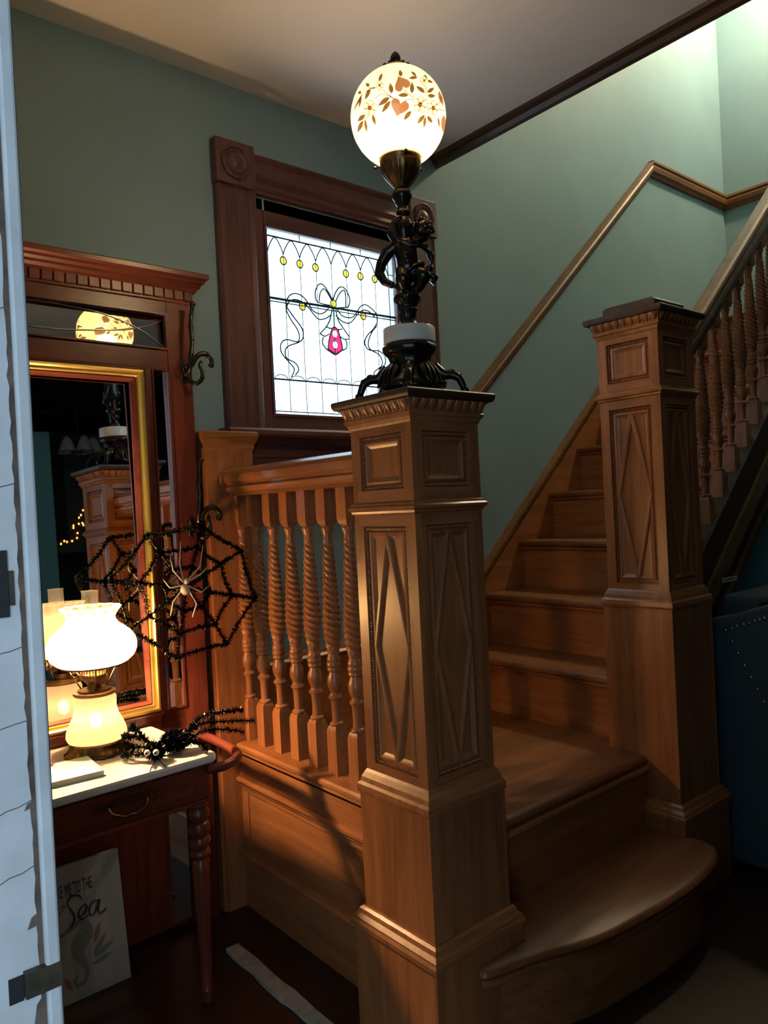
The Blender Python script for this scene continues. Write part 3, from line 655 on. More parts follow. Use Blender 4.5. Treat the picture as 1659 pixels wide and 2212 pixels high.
ed = [(0, 1), (1, 2), (2, 3), (3, 4), (4, 5), (5, 6), (3, 7), (7, 8), (8, 9), (9, 10), (10, 11), (11, 12), (3, 13), (13, 14), (14, 15), (15, 16), (0, 17), (17, 18), (18, 19), (19, 20), (20, 21), (0, 22), (22, 23), (23, 24), (24, 25), (25, 26)]
# grown as tapered limbs blended by a voxel remesh into one continuous surface
m = MB()
for a, b in ed:
    A = L3(*cher[a][:3]); B = L3(*cher[b][:3]); ra, rb = cher[a][3] * 1.10, cher[b][3] * 1.10
    pts = [A.lerp(B, i / 4) for i in range(5)]; m.tube(pts, [ra + (rb - ra) * i / 4 for i in range(5)], 12)
for p in cher: m.sphere(L3(*p[:3]), p[3] * 1.10, 12, 8)
m.sphere(L3(.004, .003, .330), (.030, .026, .030), 14, 10); m.sphere(L3(.010, .003, .296), (.033, .027, .022), 14, 10); m.sphere(L3(.044, .008, .381), .0225, 14, 10)
m.sphere(L3(.047, .031, .377), .0038, 8, 6); m.sphere(L3(.036, .026, .369), (.007, .006, .006), 8, 6); m.sphere(L3(.056, .025, .369), (.007, .006, .006), 8, 6); m.sphere(L3(.046, .028, .366), (.006, .004, .003), 8, 6)  # nose, cheeks
for k in range(4): m.tube([L3(-.034, .010, .258), L3(-.029 + .002 * k, .014, .256 - .003 * k), L3(-.024 + .002 * k, .016, .255 - .004 * k)], .0024, 6)
m.sphere(L3(.0035, .022, .316), (.014, .012, .014), 10, 8)
body = m.build('cherub_figure', bronze, la, smooth='all')
rm = body.modifiers.new('blend', 'REMESH'); rm.mode = 'VOXEL'; rm.voxel_size = .0019; rm.use_smooth_shade = True
sm = body.modifiers.new('soften', 'SMOOTH'); sm.factor = .5; sm.iterations = 1
m = MB(); rnd = random.Random(5)
for k in range(46):
    a = rnd.uniform(0, 2 * PI); e = rnd.uniform(-.3, 1.4); r = .0225
    d = Vector((math.cos(e) * math.cos(a), math.cos(e) * math.sin(a), math.sin(e)))
    if d.dot(TV) > .75 and e < .5: continue
    m.sphere(L3(.042, .006, .381) + d * r, rnd.uniform(.0045, .0078), 7, 5)
m.build('curled_hair', bronze, body, smooth='all')
m = MB()
m.tube(spline([L3(-.022, .012, .348), L3(-.006, .024, .346), L3(.014, .026, .338), L3(.034, .020, .340), L3(.052, .010, .330)], 5), .0045, 8)
m.tube(spline([L3(.056, .006, .330), L3(.060, .010, .300), L3(.050, .016, .282), L3(.066, .008, .268), L3(.058, .006, .258)], 5), [.006 + .003 * math.sin(i) for i in range(21)], 8)
m.tube(spline([L3(.040, .018, .300), L3(.022, .026, .294), L3(.004, .026, .286), L3(-.014, .018, .292)], 5), .0055, 8)
for k in range(10): m.sphere(L3(-.012 + .007 * k, .026 - .0003 * k * k, .347 - .004 * math.sin(k)), (.005, .004, .005), 7, 5)
m.build('garland_drapery', bronze, body, smooth='all')
# stem, cup, fitter
MB().lathe([(.012, .240), (.013, .300), (.014, .340), (.017, .362), (.021, .380), (.0205, .395), (.015, .408), (.012, .414), (.0155, .418), (.0165, .424), (.0125, .430), (.012, .438), (.0165, .444), (.018, .450), (.0225, .456), (.0235, .465), (.019, .473), (.017, .478)], 28).build('stem', bronze, la, smooth=True)
gd = lambda a, r, z: 1 + (.055 * abs(math.cos(9 * a)) if .482 < z < .527 else 0)
MB().lathe([(.016, .476), (.018, .481), (.022, .487), (.030, .497), (.038, .508), (.0425, .518), (.0435, .526), (.046, .530), (.047, .534), (.0465, .545), (.048, .547), (.048, .551), (.0455, .553), (.044, .545), (.043, .534), (.020, .524)], 72, mod=gd).build('fluted_cup', brass_old, la, smooth='all')
for k in range(3):
    a = math.radians(200 + 120 * k); D = RV * math.cos(a) + TV * math.sin(a)
    m = MB(); m.tube([D * .044 + Vector((0, 0, .538)), D * .060 + Vector((0, 0, .538))], .0025, 8); m.sphere(D * .062 + Vector((0, 0, .538)), (.004, .004, .0045), 8, 6); m.build('thumb_screw', iron, la, smooth='all')
GR, GH, GC = .1085, .1085, .640
prof = []
for i in range(29):
    t = math.radians(-63 + (86 + 63) * i / 28); r = GR * math.cos(t); zz = GH * math.sin(t)
    prof.append((max(r, .004), GC + zz))
ELEV = math.radians(27.0)      # the painted garland hangs low on the belly of the globe
def gmap(a, b):
    q = math.hypot(a, b)
    if q > .985: a, b = a * .985 / q, b * .985 / q
    v = math.sqrt(1 - a * a - b * b)
    return a * GR, (v * math.cos(ELEV) + b * math.sin(ELEV)) * GR, GC + (b * math.cos(ELEV) - v * math.sin(ELEV)) * GH
gl = MB().lathe(prof, 56, cap=False).build('glass_globe', globe_m, la, smooth='all')
MB().sphere((0, 0, GC - .050), (.040, .040, .042), 16, 12).build('bulb', bulb_g, la, smooth='all')
MB().lathe([(.012, .545), (.014, .560), (.014, .572), (.010, .574)], 16).build('bulb_socket', brass_old, la, smooth=True)
cr = MB().lathe([(.034, GC + .1085), (.030, GC + .113), (.016, GC + .1165), (.011, GC + .119), (.011, GC + .124), (.0125, GC + .128), (.0120, GC + .138), (.008, GC + .146), (.002, GC + .151)], 24).build('finial', bronze, la, smooth=True)
m = MB()
for k in range(14):
    a = 2 * PI * k / 14; m.sphere((.033 * math.cos(a), .033 * math.sin(a), GC + .110), (.005, .005, .004), 7, 5)
m.build('crown_leaves', bronze, cr, smooth='all')
# painted decoration: thin enamel patches on the glass
EPS = 1.004
def gpt(x, y, turn=0, lift=EPS):
    a = (x - 806) / 679; b = -(y - 950) / 725
    R, T, z = gmap(a, b); p = L3(R * lift, T * lift, GC + (z - GC) * lift)
    return Matrix.Rotation(turn, 3, 'Z') @ p
def leaf2d(x0, y0, x1, y1, w, n=7):
    w *= 1.25
    d = Vector((x1 - x0, y1 - y0)); L = d.length; d /= L; s = Vector((-d.y, d.x)); pts = []
    for i in range(n + 1):
        t = i / n; pts.append((x0 + d.x * L * t + s.x * w * math.sin(PI * t ** .8), y0 + d.y * L * t + s.y * w * math.sin(PI * t ** .8)))
    for i in range(n - 1, 0, -1):
        t = i / n; pts.append((x0 + d.x * L * t - s.x * w * .75 * math.sin(PI * t ** .9), y0 + d.y * L * t - s.y * w * .75 * math.sin(PI * t ** .9)))
    return pts
def patch(poly, name, mat, turn, lift=EPS, parent=None):
    cx = sum(p[0] for p in poly) / len(poly); cy = sum(p[1] for p in poly) / len(poly)
    vs = [gpt(cx, cy, turn, lift)]; N = len(poly); fs = []
    for k, f in enumerate((.55, 1.0)):
        vs += [gpt(cx + (px - cx) * f, cy + (py - cy) * f, turn, lift) for px, py in poly]
    for i in range(N):
        j = (i + 1) % N; fs.append((0, 1 + j, 1 + i)); fs.append((1 + i, 1 + j, 1 + N + j, 1 + N + i))
    MB().add(vs, fs).build(name, mat, parent or gl, smooth='all')
def heart(cx, cy, s, rot):
    out = []
    for k in range(20):
        t = 2 * PI * k / 20; x = 16 * math.sin(t) ** 3; y = -(13 * math.cos(t) - 5 * math.cos(2 * t) - 2 * math.cos(3 * t) - math.cos(4 * t))
        out.append((cx + s * (x * math.cos(rot) - y * math.sin(rot)) / 16, cy + s * (x * math.sin(rot) + y * math.cos(rot)) / 16))
    return out
LEAVES = [(540, 470, 597, 362, 20), (410, 530, 365, 480, 24), (300, 605, 250, 590, 22), (325, 600, 165, 850, 12), (300, 650, 255, 800, 16), (430, 560, 340, 700, 24), (700, 640, 690, 500, 28), (680, 685, 515, 785, 30),
          (690, 730, 560, 875, 28), (835, 430, 835, 335, 26), (930, 670, 780, 665, 26), (970, 650, 985, 500, 28), (960, 870, 850, 985, 28), (340, 890, 228, 970, 28), (310, 960, 215, 1120, 26), (335, 950, 350, 1120, 18), (440, 890, 470, 1030, 22),
          (1050, 430, 980, 360, 18), (1070, 445, 940, 455, 20), (1200, 465, 1160, 400, 14), (1200, 480, 1290, 515, 18), (1155, 650, 1035, 555, 26), (1185, 640, 1300, 580, 24), (1190, 680, 1310, 690, 24), (1145, 930, 1035, 1040, 26), (1155, 950, 1128, 1100, 20),
          (1180, 940, 1255, 1040, 24), (1340, 960, 1360, 1115, 14)]
HEARTS = [(845, 520, 112, 2.75), (800, 812, 128, .35)]
EDGE = [(1370, 620, 1425, 830, 34), (1435, 935, 1428, 1190, 40)]
FLOWERS = [(405, 805, 105, 5), (1080, 795, 110, 5), (1265, 845, 98, 5), (550, 525, 62, 4), (1155, 490, 62, 4)]
VINES = [[(360, 590), (430, 560), (490, 555)], [(590, 580), (650, 640), (740, 710)], [(480, 690), (540, 645), (630, 650), (740, 710)], [(870, 590), (930, 660), (1000, 700)], [(870, 745), (930, 725), (990, 725)], [(1165, 550), (1175, 640), (1170, 740)], [(1320, 800), (1370, 770), (1400, 700)], [(1350, 860), (1420, 885), (1465, 870)], [(400, 545), (450, 550), (490, 545)], [(390, 900), (350, 930), (320, 970)]]
for turn in (0, PI):
    for q in LEAVES + EDGE: patch(leaf2d(*q), 'painted_leaf', leaf_m if q not in EDGE else heart_m, turn)
    for q in HEARTS: patch(heart(*q), 'painted_heart_leaf', heart_m, turn)
    for cx, cy, r, n in FLOWERS:
        for k in range(n):
            a = 2 * PI * k / n - PI / 2 + .2; pr = [(cx + math.cos(a) * r * .55 + r * .42 * math.cos(t), cy + math.sin(a) * r * .55 + r * .42 * math.sin(t)) for t in [2 * PI * i / 12 for i in range(12)]]
            MB().tube([gpt(x, y, turn, EPS + .003) for x, y in pr], .0006, 5, closed=True).build('petal_outline', leaf_m, gl, smooth='all')
            patch(pr, 'painted_petal', petal_m, turn, EPS + .003)
        patch([(cx + r * .26 * math.cos(t), cy + r * .30 * math.sin(t)) for t in [2 * PI * i / 12 for i in range(12)]], 'flower_core', core_m, turn, EPS + .006)
    for v in VINES:
        pts = spline([(x, y, 0) for x, y in v], 4); MB().tube([gpt(p.x, p.y, turn) for p in pts], .0007, 5).build('painted_vine', leaf_m, gl, smooth='all')

# ================================================================== HALL TREE
HX = .62
ht = thing('hall_tree', 'red mahogany hall tree with mirrors, hooks and marble shelf', 'hall tree', (HX, WA - .010, 0), rotz=math.radians(1.2))
def T(m, name, mat, smooth=False, bevel=0, parent=None):
    """geometry given relative to (HX, 0, 0) in x and in world y, z"""
    o = m.build(name, mat, parent or ht, smooth=smooth, bevel=bevel); o.location = (0, -WA, 0)
    return o
def glass_in_frame(name, x0, x1, z0, z1, y, tilt, turn, th=.005):
    o = MB().box(x0 - (x0 + x1) / 2, x1 - (x0 + x1) / 2, 0, th, (z0 - z1) / 2, (z1 - z0) / 2).build(name, mirror, ht)
    o.location = ((x0 + x1) / 2, y - WA, (z0 + z1) / 2); o.rotation_euler = (-tilt, 0, turn); return o
TURN = math.radians(.7)
FY = 2.088           # front of the frame
T(MB().box(-.40, .40, 2.135, 2.165, 0, 1.86), 'back_board', mahog['z'])
for s in (-1, 1):
    T(MB().box(min(s * .335, s * .410), max(s * .335, s * .410), FY, 2.165, 0, 1.84), 'outer_stile', mahog['z'], bevel=.003)
    T(MB().box(min(s * .254, s * .281), max(s * .254, s * .281), FY, 2.14, .60, 1.66), 'inner_stile', mahog['z'], bevel=.002)
    T(MB().box(min(s * .281, s * .335), max(s * .281, s * .335), FY, 2.14, .35, .652), 'side_rail', mahog['x'])
    glass_in_frame('side_mirror', min(s * .279, s * .337), max(s * .279, s * .337), .652, 1.640, 2.094, .014, TURN)
    T(MB().box(min(s * .270, s * .325), max(s * .270, s * .325), 2.100, 2.106, .03, .35), 'lower_side_mirror', mirror)
T(MB().box(-.335, .335, FY, 2.14, 1.636, 1.700), 'middle_rail', mahog['x'], bevel=.003)
T(MB().box(-.335, .335, FY, 2.14, 1.800, 1.846), 'frieze', mahog['x'])
T(MB().box(-.335, .335, FY, 2.14, .590, .655), 'bottom_rail', mahog['x'], bevel=.003)
T(MB().box(-.27, .27, 2.105, 2.14, .02, .60), 'lower_back_panel', mahog['z'])
tmir = glass_in_frame('top_mirror', -.335, .335, 1.697, 1.803, 2.104, .080, TURN)
# cut lines on the top mirror
def cut(pts, r=.0026):
    o = MB().tube([(x, -.0005, z - 1.75) for x, z in pts], r, 5).build('cut_line', etch, tmir, smooth='all'); return o
for s in (-1, 1):
    cut([(q.x, q.y) for q in spline([(s * .332, 1.790, 0), (s * .285, 1.766, 0), (s * .20, 1.745, 0), (s * .05, 1.727, 0), (0, 1.726, 0)], 6)])
    cut([(q.x, q.y) for q in spline([(s * .332, 1.708, 0), (s * .255, 1.756, 0), (s * .16, 1.785, 0), (s * .04, 1.797, 0), (0, 1.797, 0)], 6)])
# gilt framed centre mirror
fx, fz0, fz1 = .254, .653, 1.636
def ring_frame(pr, name, mat):
    m = MB(); rings = []
    for sx, sz in ((-1, 0), (1, 0), (1, 1), (-1, 1), (-1, 0)):
        rings.append([(sx * (fx - u), y, (fz0 + u) if sz == 0 else (fz1 - u)) for u, y in pr])
    m.loft(rings, cap=False, closed=True); return T(m, name, mat)
ring_frame([(-.002, 2.09), (-.002, 2.066), (.003, 2.062), (.007, 2.066), (.007, 2.09)], 'frame_outer_bead', mahog['x'])
ring_frame([(.006, 2.09), (.006, 2.064), (.010, 2.056), (.016, 2.054), (.020, 2.058), (.022, 2.063), (.027, 2.061), (.030, 2.066), (.030, 2.09)], 'gilt_frame', gold)
ring_frame([(.030, 2.09), (.030, 2.067), (.033, 2.065), (.036, 2.071), (.040, 2.080), (.041, 2.09)], 'frame_inner_molding', mahog['x'])
glass_in_frame('centre_mirror', -.222, .222, .685, 1.606, 2.0905, .026, TURN)
for s in (-1, 1):     # thin moldings round the side mirrors
    m = MB(); a, b = (s * .281, s * .335); lo, hi = min(a, b), max(a, b)
    m.box(lo, lo + .005, 2.084, 2.10, .655, 1.636); m.box(hi - .006, hi, 2.084, 2.10, .655, 1.636); m.box(lo, hi, 2.084, 2.10, .651, .657)
    T(m, 'side_mirror_bead', mahog['z'])
m = MB(); m.box(-.335, .335, 2.08, 2.10, 1.697, 1.702); m.box(-.335, .335, 2.08, 2.10, 1.798, 1.803); m.box(.329, .336, 2.08, 2.10, 1.70, 1.80); m.box(-.336, -.329, 2.08, 2.10, 1.70, 1.80)
T(m, 'top_mirror_bead', mahog['x'])
# crown
def crown(prof, name):
    m = MB(); m.loft([[(-.410 - e, 2.165, z), (-.410 - e, FY - e, z), (.410 + e, FY - e, z), (.410 + e, 2.165, z)] for e, z in prof]); T(m, name, mahog['x'])
crown([(0, 1.838), (.004, 1.842), (.004, 1.848)], 'crown_bed')
crown([(.004, 1.848), (.006, 1.874)], 'dentil_backing')
crown([(.016, 1.873), (.018, 1.879), (.026, 1.886), (.028, 1.893), (.036, 1.899), (.038, 1.906), (.046, 1.911), (.047, 1.923), (.042, 1.927)], 'crown_molding')
den = MB().box(-.0125, .0125, -.007, .006, 0, .024).mesh('dentil', mahog['z'])
for k in range(27): link('dentil', den, ht, (-.403 + .031 * k, FY - .007 - WA, 1.849))
# coat hooks
def hook(x, z, s):
    o = bpy.data.objects.new('coat_hook', None); COL.objects.link(o); o.parent = ht; o.location = (x, FY - WA, z); o.empty_display_size = .03
    q = lambda dx, dy, dz: (s * dx, dy, dz)
    m = MB(); m.lathe([(.002, -.03), (.012, -.02), (.010, 0), (.013, .02), (.002, .034)], 10)
    m.v = [(a, b * .3, c) for a, b, c in m.v]; m.build('hook_plate', iron, o, smooth='all')
    st = spline([q(0, -.01, 0), q(.002, -.035, .010), q(.000, -.050, .045), q(.006, -.050, .090), q(.006, -.048, .130), q(.010, -.045, .165), q(.013, -.050, .196)], 5)
    m = MB(); m.tube(st, [.0085 if i % 10 in (0, 1) else .0066 for i in range(len(st))], 8); m.sphere(q(.014, -.052, .200), (.010, .008, .008), 10, 7); m.sphere(q(.006, -.05, .095), .0075, 8, 6); m.build('hook_stem', iron, o, smooth='all')
    st = spline([q(0, -.015, .0), q(.008, -.035, .022), q(.020, -.042, .046), q(.036, -.045, .058), q(.054, -.048, .056), q(.066, -.050, .044), q(.068, -.050, .026), q(.060, -.050, .024)], 5)
    m = MB(); m.tube(st, [.0050 + .0032 * math.sin(PI * i / len(st)) for i in range(len(st))], 8); m.sphere(q(.062, -.050, .026), .0068, 8, 6); m.build('hook_arm', iron, o, smooth='all')
    st = spline([q(0, -.015, -.015), q(.016, -.040, -.030), q(.032, -.048, -.018), q(.036, -.048, .004), q(.030, -.046, .022), q(.036, -.045, .036)], 5)
    MB().tube(st, [.0075 - .0028 * i / len(st) for i in range(len(st))], 8).build('hook_arm', iron, o, smooth='all')
    st = spline([q(0, -.015, .0), q(-.014, -.030, .008), q(-.022, -.035, .024), q(-.018, -.035, .034)], 5)
    m = MB(); m.tube(st, .0038, 8); m.sphere(q(-.018, -.035, .036), .005, 8, 6); m.build('hook_arm', iron, o, smooth='all')
for z in (1.628, 1.172):
    hook(.382, z, 1); hook(-.382, z, -1)
# shelf table
TZ = .620
m = MB(); pl = [(-.222, 2.085), (-.230, 1.722), (-.218, 1.708), (.218, 1.708), (.230, 1.722), (.222, 2.085)]
m.loft([[(x * e, 1.9 + (y - 1.9) * e, z) for x, y in pl] for e, z in ((.985, TZ - .019), (1.0, TZ - .015), (1.0, TZ - .006), (.99, TZ))]); T(m, 'marble_top', marble)
T(MB().box(-.213, .213, 1.728, 2.085, .505, .601), 'apron', mahog['x'])
dr = T(MB().box(-.165, .165, 1.719, 1.74, .530, .594), 'drawer', mahog['x'], bevel=.004)
T(MB().box(-.215, .215, 1.720, 1.738, .503, .514), 'apron_bead', mahog['x'], bevel=.003)
m = MB(); m.tube(spline([(-.045, 1.716, .565), (-.040, 1.704, .552), (-.015, 1.700, .540), (0, 1.699, .541), (.015, 1.700, .540), (.040, 1.704, .552), (.045, 1.716, .565)], 5), .0032, 8)
m.build('bail_handle', brass_old, dr, smooth='all')
m = MB(); m.box(-.036, .036, 1.715, 1.7195, .562, .578)
for s in (-1, 1):
    for k in range(3): m.tube([(s * (.045 + .013 * k + .007 * math.cos(t)), 1.7165, .567 + .007 * math.sin(t)) for t in [2 * PI * i / 10 for i in range(10)]], .0022, 6, closed=True)
m.build('handle_plate', brass_old, dr, smooth=True)
LEG = [(.010, 0), (.013, .004), (.015, .012), (.0125, .020), (.014, .030), (.016, .036), (.0135, .042), (.0150, .10), (.0185, .22), (.0215, .32), (.022, .352), (.018, .360), (.024, .366), (.0255, .374), (.023, .382), (.018, .386), (.0255, .394), (.027, .404), (.0245, .414), (.018, .418), (.026, .426), (.0275, .438), (.025, .450), (.018, .455), (.0255, .464), (.027, .474), (.022, .484), (.020, .488), (.026, .494), (.026, .506)]
for s in (-1, 1): T(MB().lathe(LEG, 20, (s * .190, 1.752, 0)), 'turned_leg', mahog['z'], True)
for s in (-1, 1):
    T(MB().tube(spline([(s * .205, 1.722, .583), (s * .250, 1.712, .584), (s * .300, 1.740, .585), (s * .322, 1.800, .586), (s * .330, 1.90, .586), (s * .332, 2.00, .586), (s * .345, 2.092, .586)], 6), .0125, 10), 'umbrella_rail', mahog['y'], True)

# ------------------------------------------------------------------ table lamp
tl = thing('table_lamp', 'lit hurricane table lamp with white glass shade on the marble shelf', 'lamp', (.651, 1.952, TZ)); tl.scale = (1.03, 1.03, .965)
fr = lambda a, r, z: 1 + (.05 * math.cos(22 * a) if z < .028 else 0) + (.06 * math.cos(4 * a) if z < .014 else 0)
MB().lathe([(.066, 0), (.072, .002), (.072, .008), (.064, .014), (.060, .026), (.060, .034), (.050, .036)], 66, mod=fr).build('lamp_foot', brass_old, tl, smooth='all')
MB().lathe([(.055, .034), (.067, .037), (.0715, .047), (.0705, .060), (.063, .080), (.0535, .100), (.0495, .118), (.0500, .132), (.0505, .142), (.046, .154)], 40, cap=False).build('glass_font', font_m, tl, smooth='all')
MB().sphere((0, 0, .085), (.015, .015, .020), 10, 8).build('font_bulb', bulb_f, tl, smooth='all')
MB().lathe([(.040, .152), (.049, .154), (.051, .158), (.049, .162), (.040, .164), (.039, .168), (.018, .170), (.016, .182), (.010, .183)], 36).build('font_collar', brass_old, tl, smooth=True)
MB().lathe([(.012, .178), (.022, .188), (.030, .196), (.031, .204), (.029, .208)], 30, cap=False).build('burner', brass_old, tl, smooth=True)
m = MB()
for k in range(26):
    a = 2 * PI * k / 26; m.tube([(.0295 * math.cos(a), .0295 * math.sin(a), .206), (.033 * math.cos(a), .033 * math.sin(a), .226)], .0013, 4)
m.lathe([(.0325, .225), (.0345, .226), (.0345, .229), (.0325, .230)], 30, cap=False); m.build('burner_gallery', brass_old, tl, smooth=True)
for k in range(3):
    a = math.radians(15 + 120 * k); D = Vector((math.cos(a), math.sin(a), 0))
    MB().tube([D * .034 + Vector((0, 0, .168)), D * .074 + Vector((0, 0, .232))], .0017, 6).build('shade_arm', brass_old, tl, smooth='all')
MB().lathe([(.071, .229), (.075, .229), (.075, .234), (.071, .234), (.071, .229)], 40, cap=False).build('shade_ring', brass_old, tl, smooth=True)
kd = L3(-.040, .014, .208)
m = MB(); m.tube([L3(0, 0, .203), L3(-.036, .012, .207)], .0016, 6); m.tube([kd + RV * (.007 * math.cos(t)) + Vector((0, 0, .007 * math.sin(t))) for t in [2 * PI * i / 12 for i in range(12)]], .0028, 7, closed=True); m.build('wick_key', brass_old, tl, smooth='all')
ruf = lambda a, r, z: 1 + .085 * math.cos(14 * a) * max(0, (z - .352) / .034)
sh = [(.072, .232), (.084, .238), (.097, .250), (.104, .266), (.1055, .282), (.102, .298), (.092, .314), (.076, .328), (.064, .338), (.058, .348), (.0565, .356), (.060, .366), (.066, .376), (.069, .384), (.067, .3845)]
MB().lathe(sh, 84, mod=ruf, cap=False).build('glass_shade', opal, tl, smooth='all')
MB().lathe([(.024, .226), (.026, .260), (.024, .300), (.020, .340), (.0195, .424), (.0205, .426)], 28, cap=False).build('glass_chimney', chim_m, tl, smooth='all')
MB().sphere((0, 0, .268), (.014, .014, .026), 12, 9).build('bulb', bulb_t, tl, smooth='all')

# ------------------------------------------------------------------ notebook and pen
nb = thing('notebook', 'pale aqua notebook beside the table lamp on the marble shelf', 'notebook', (.498, 1.838, TZ), rotz=math.radians(-4))
box('pages', plain('paper', (.74, .74, .68), .8), (-.108, .106, -.070, .068, .002, .0115), nb)
box('cover', plain('pale_aqua_cover', (.38, .66, .66), .5), (-.110, .110, -.073, .071, 0, .0025), nb)
box('page_sheet', plain('pale_aqua_page', (.55, .76, .72), .7, var=.06, vscale=18), (-.108, .106, -.070, .068, .0115, .0130), nb)
pen = thing('pen', 'dark pen with red tip lying on the notebook', 'pen', (.470, 1.868, TZ + .0165), rotz=math.radians(20))
MB().tube([(-.06, 0, 0), (.045, 0, 0)], .0032, 8).build('barrel', plain('pen_grey', (.12, .13, .14), .3), pen, smooth=True)
MB().tube([(.045, 0, 0), (.056, 0, 0), (.062, 0, 0)], [.0032, .0026, .0006], 8).build('tip', plain('pen_red', (.5, .04, .03), .3), pen, smooth=True)

# ------------------------------------------------------------------ tinsel
def tinsel_mesh(m, pts, length=.0098, dens=1700, seed=0, core=.0022):
    rnd = random.Random(seed); pts = [Vector(p) for p in pts]; m.tube(pts, core, 5)
    for a, b in zip(pts[:-1], pts[1:]):
        d = b - a; L = d.length; d.normalize(); n1 = d.orthogonal().normalized(); n2 = d.cross(n1)
        for i in range(max(2, int(L * dens * 2))):
            p = a.lerp(b, rnd.random()); t = rnd.uniform(0, 2 * PI); e = (n1 * math.cos(t) + n2 * math.sin(t)); l = length * rnd.uniform(.5, 1.1)
            w = d.cross(e).normalized() * .0013 + d * rnd.uniform(-.0010, .0010); q = p + e * l + d * rnd.uniform(-.003, .003)
            m.add([p - w, p + w, q + w * .8, q - w * .8], [(0, 1, 2, 3)])
WY = 1.962
OUT = [(0.708, 1.054), (0.814, 1.165), (0.971, 1.182), (1.100, 1.101), (1.137, 0.956), (1.036, 0.834), (0.878, 0.819), (0.750, 0.914)]
MID = [(0.784, 1.037), (0.844, 1.115), (0.958, 1.121), (1.028, 1.067), (1.060, 0.972), (1.002, 0.895), (0.894, 0.884), (0.806, 0.944)]
WC = (.920, 1.010)
IN = [(WC[0] + (x - WC[0]) * .52, WC[1] + (z - WC[1]) * .52) for x, z in MID]
web = thing('tinsel_web', 'black tinsel spider web hanging from the lower coat hook', 'decoration', (WC[0], WY, WC[1]))
def wp(p, dy=0): return (p[0] - WC[0], dy, p[1] - WC[1])
for k in range(8):
    m = MB(); tinsel_mesh(m, [wp(WC), wp(IN[k]), wp(MID[k]), wp(OUT[k])], seed=k); m.build('web_spoke', tinsel, web)
for r, ring in enumerate((OUT, MID, IN)):
    m = MB()
    for k in range(8):
        a, b = Vector(wp(ring[k])), Vector(wp(ring[(k + 1) % 8])); c = (a + b) / 2; c = c * (.955 if r else .97)
        tinsel_mesh(m, [a, (a + c) / 2 * .99, c, (b + c) / 2 * .99, b], seed=20 + 8 * r + k)
    m.build('web_ring', tinsel, web)
m = MB(); tinsel_mesh(m, [wp(OUT[2]), wp((.992, 1.190), .03), wp((1.012, 1.165), .055)], seed=77); m.build('hanging_loop', tinsel, web)
# plastic spider
sx = thing('toy_spider', 'cream plastic spider sitting on the black tinsel web', 'toy', (.910, 1.945, 1.012))
o_ = Vector((.910, 1.945, 1.012))
MB().sphere((-.003, 0, -.006), (.0135, .011, .0150), 14, 10).build('abdomen', cream_pl, sx, smooth='all')
MB().sphere((.002, 0, .017), (.0080, .007, .0090), 12, 8).build('head', cream_pl, sx, smooth='all')
SLEG = [(0.903, 1.037), (0.893, 1.08), (0.902, 1.139), (0.921, 1.036), (0.952, 1.065), (0.968, 1.125), (0.923, 1.031), (0.956, 1.046), (0.983, 1.067), (0.903, 1.028), (0.873, 1.063), (0.87, 1.1), (0.9, 1.019), (0.861, 1.017), (0.846, 1.041), (0.924, 1.012), (0.954, 0.995), (0.98, 1.009), (0.897, 1.004), (0.868, 0.977), (0.862, 0.941), (0.923, 0.996), (0.937, 0.964), (0.925, 0.928)]
for k in range(8):
    a, b, c = [Vector((x - o_.x, -.004 if i == 1 else .002, z - o_.z)) for i, (x, z) in enumerate(SLEG[3 * k:3 * k + 3])]
    MB().tube([Vector((.001, 0, .012)).lerp(a, .6), a, b, c], [.0026, .0024, .0020, .0013], 7).build('leg', cream_pl, sx, smooth='all')
# tinsel spider on the shelf
ts = thing('tinsel_spider', 'fuzzy black tinsel spider with goggle eyes on the marble shelf', 'decoration', (.770, 1.795, TZ))
def fuzzy(name, c, r, n, seed):
    m = MB(); m.sphere(c, [q * .72 for q in r], 14, 10); rnd = random.Random(seed)
    for i in range(n):
        d = Vector((rnd.gauss(0, 1), rnd.gauss(0, 1), rnd.gauss(0, 1))).normalized()
        p = Vector(c) + Vector((d.x * r[0], d.y * r[1], d.z * r[2])) * .65; t = Vector((rnd.gauss(0, 1), rnd.gauss(0, 1), rnd.gauss(0, 1)))
        w = d.cross(t).normalized() * .0012; q = p + (d + t * .25).normalized() * rnd.uniform(.007, .014)
        m.add([p - w, p + w, q + w * .8, q - w * .8], [(0, 1, 2, 3)])
    return m.build(name, tinsel, ts)
fuzzy('body', (.016, -.006, .030), (.044, .030, .026), 1500, 5)
fuzzy('head', (-.044, -.028, .024), (.024, .022, .019), 700, 6)
for q in (-.010, .011):
    c = Vector((-.044, -.028, .030)) + RV * q + TV * .030
    e = MB().sphere(c, (.0075, .0075, .0075), 12, 8).build('eye', plain('eye_white', (.85, .85, .82), .25), ts, smooth='all')
    MB().sphere(c + TV * .0055 + Vector((0, 0, .0005)), .0036, 8, 6).build('pupil', black, e, smooth='all')
TL = [[(-.04, .01, .03), (-.055, .06, .062), (-.045, .10, .060), (-.035, .14, .040)], [(-.03, .01, .03), (-.06, .04, .048), (-.075, .08, .045), (-.05, .15, .034)], [(-.05, -.01, .03), (-.085, .03, .032), (-.06, .12, .012)], [(-.06, -.02, .02), (-.10, .02, .020), (-.085, .055, .008)],
      [(.04, 0, .03), (.10, .03, .060), (.16, .04, .062), (.235, .035, .055)], [(.04, 0, .03), (.10, .02, .048), (.16, .005, .045), (.228, -.035, .040)], [(.04, -.01, .02), (.10, .0, .035), (.15, -.015, .030), (.190, -.045, .020)], [(.03, -.02, .02), (.055, -.055, .028), (.065, -.085, .010)]]
for k, q in enumerate(TL):
    m = MB(); tinsel_mesh(m, spline(q, 4), .0105, 1500, 90 + k); m.build('leg', tinsel, ts)
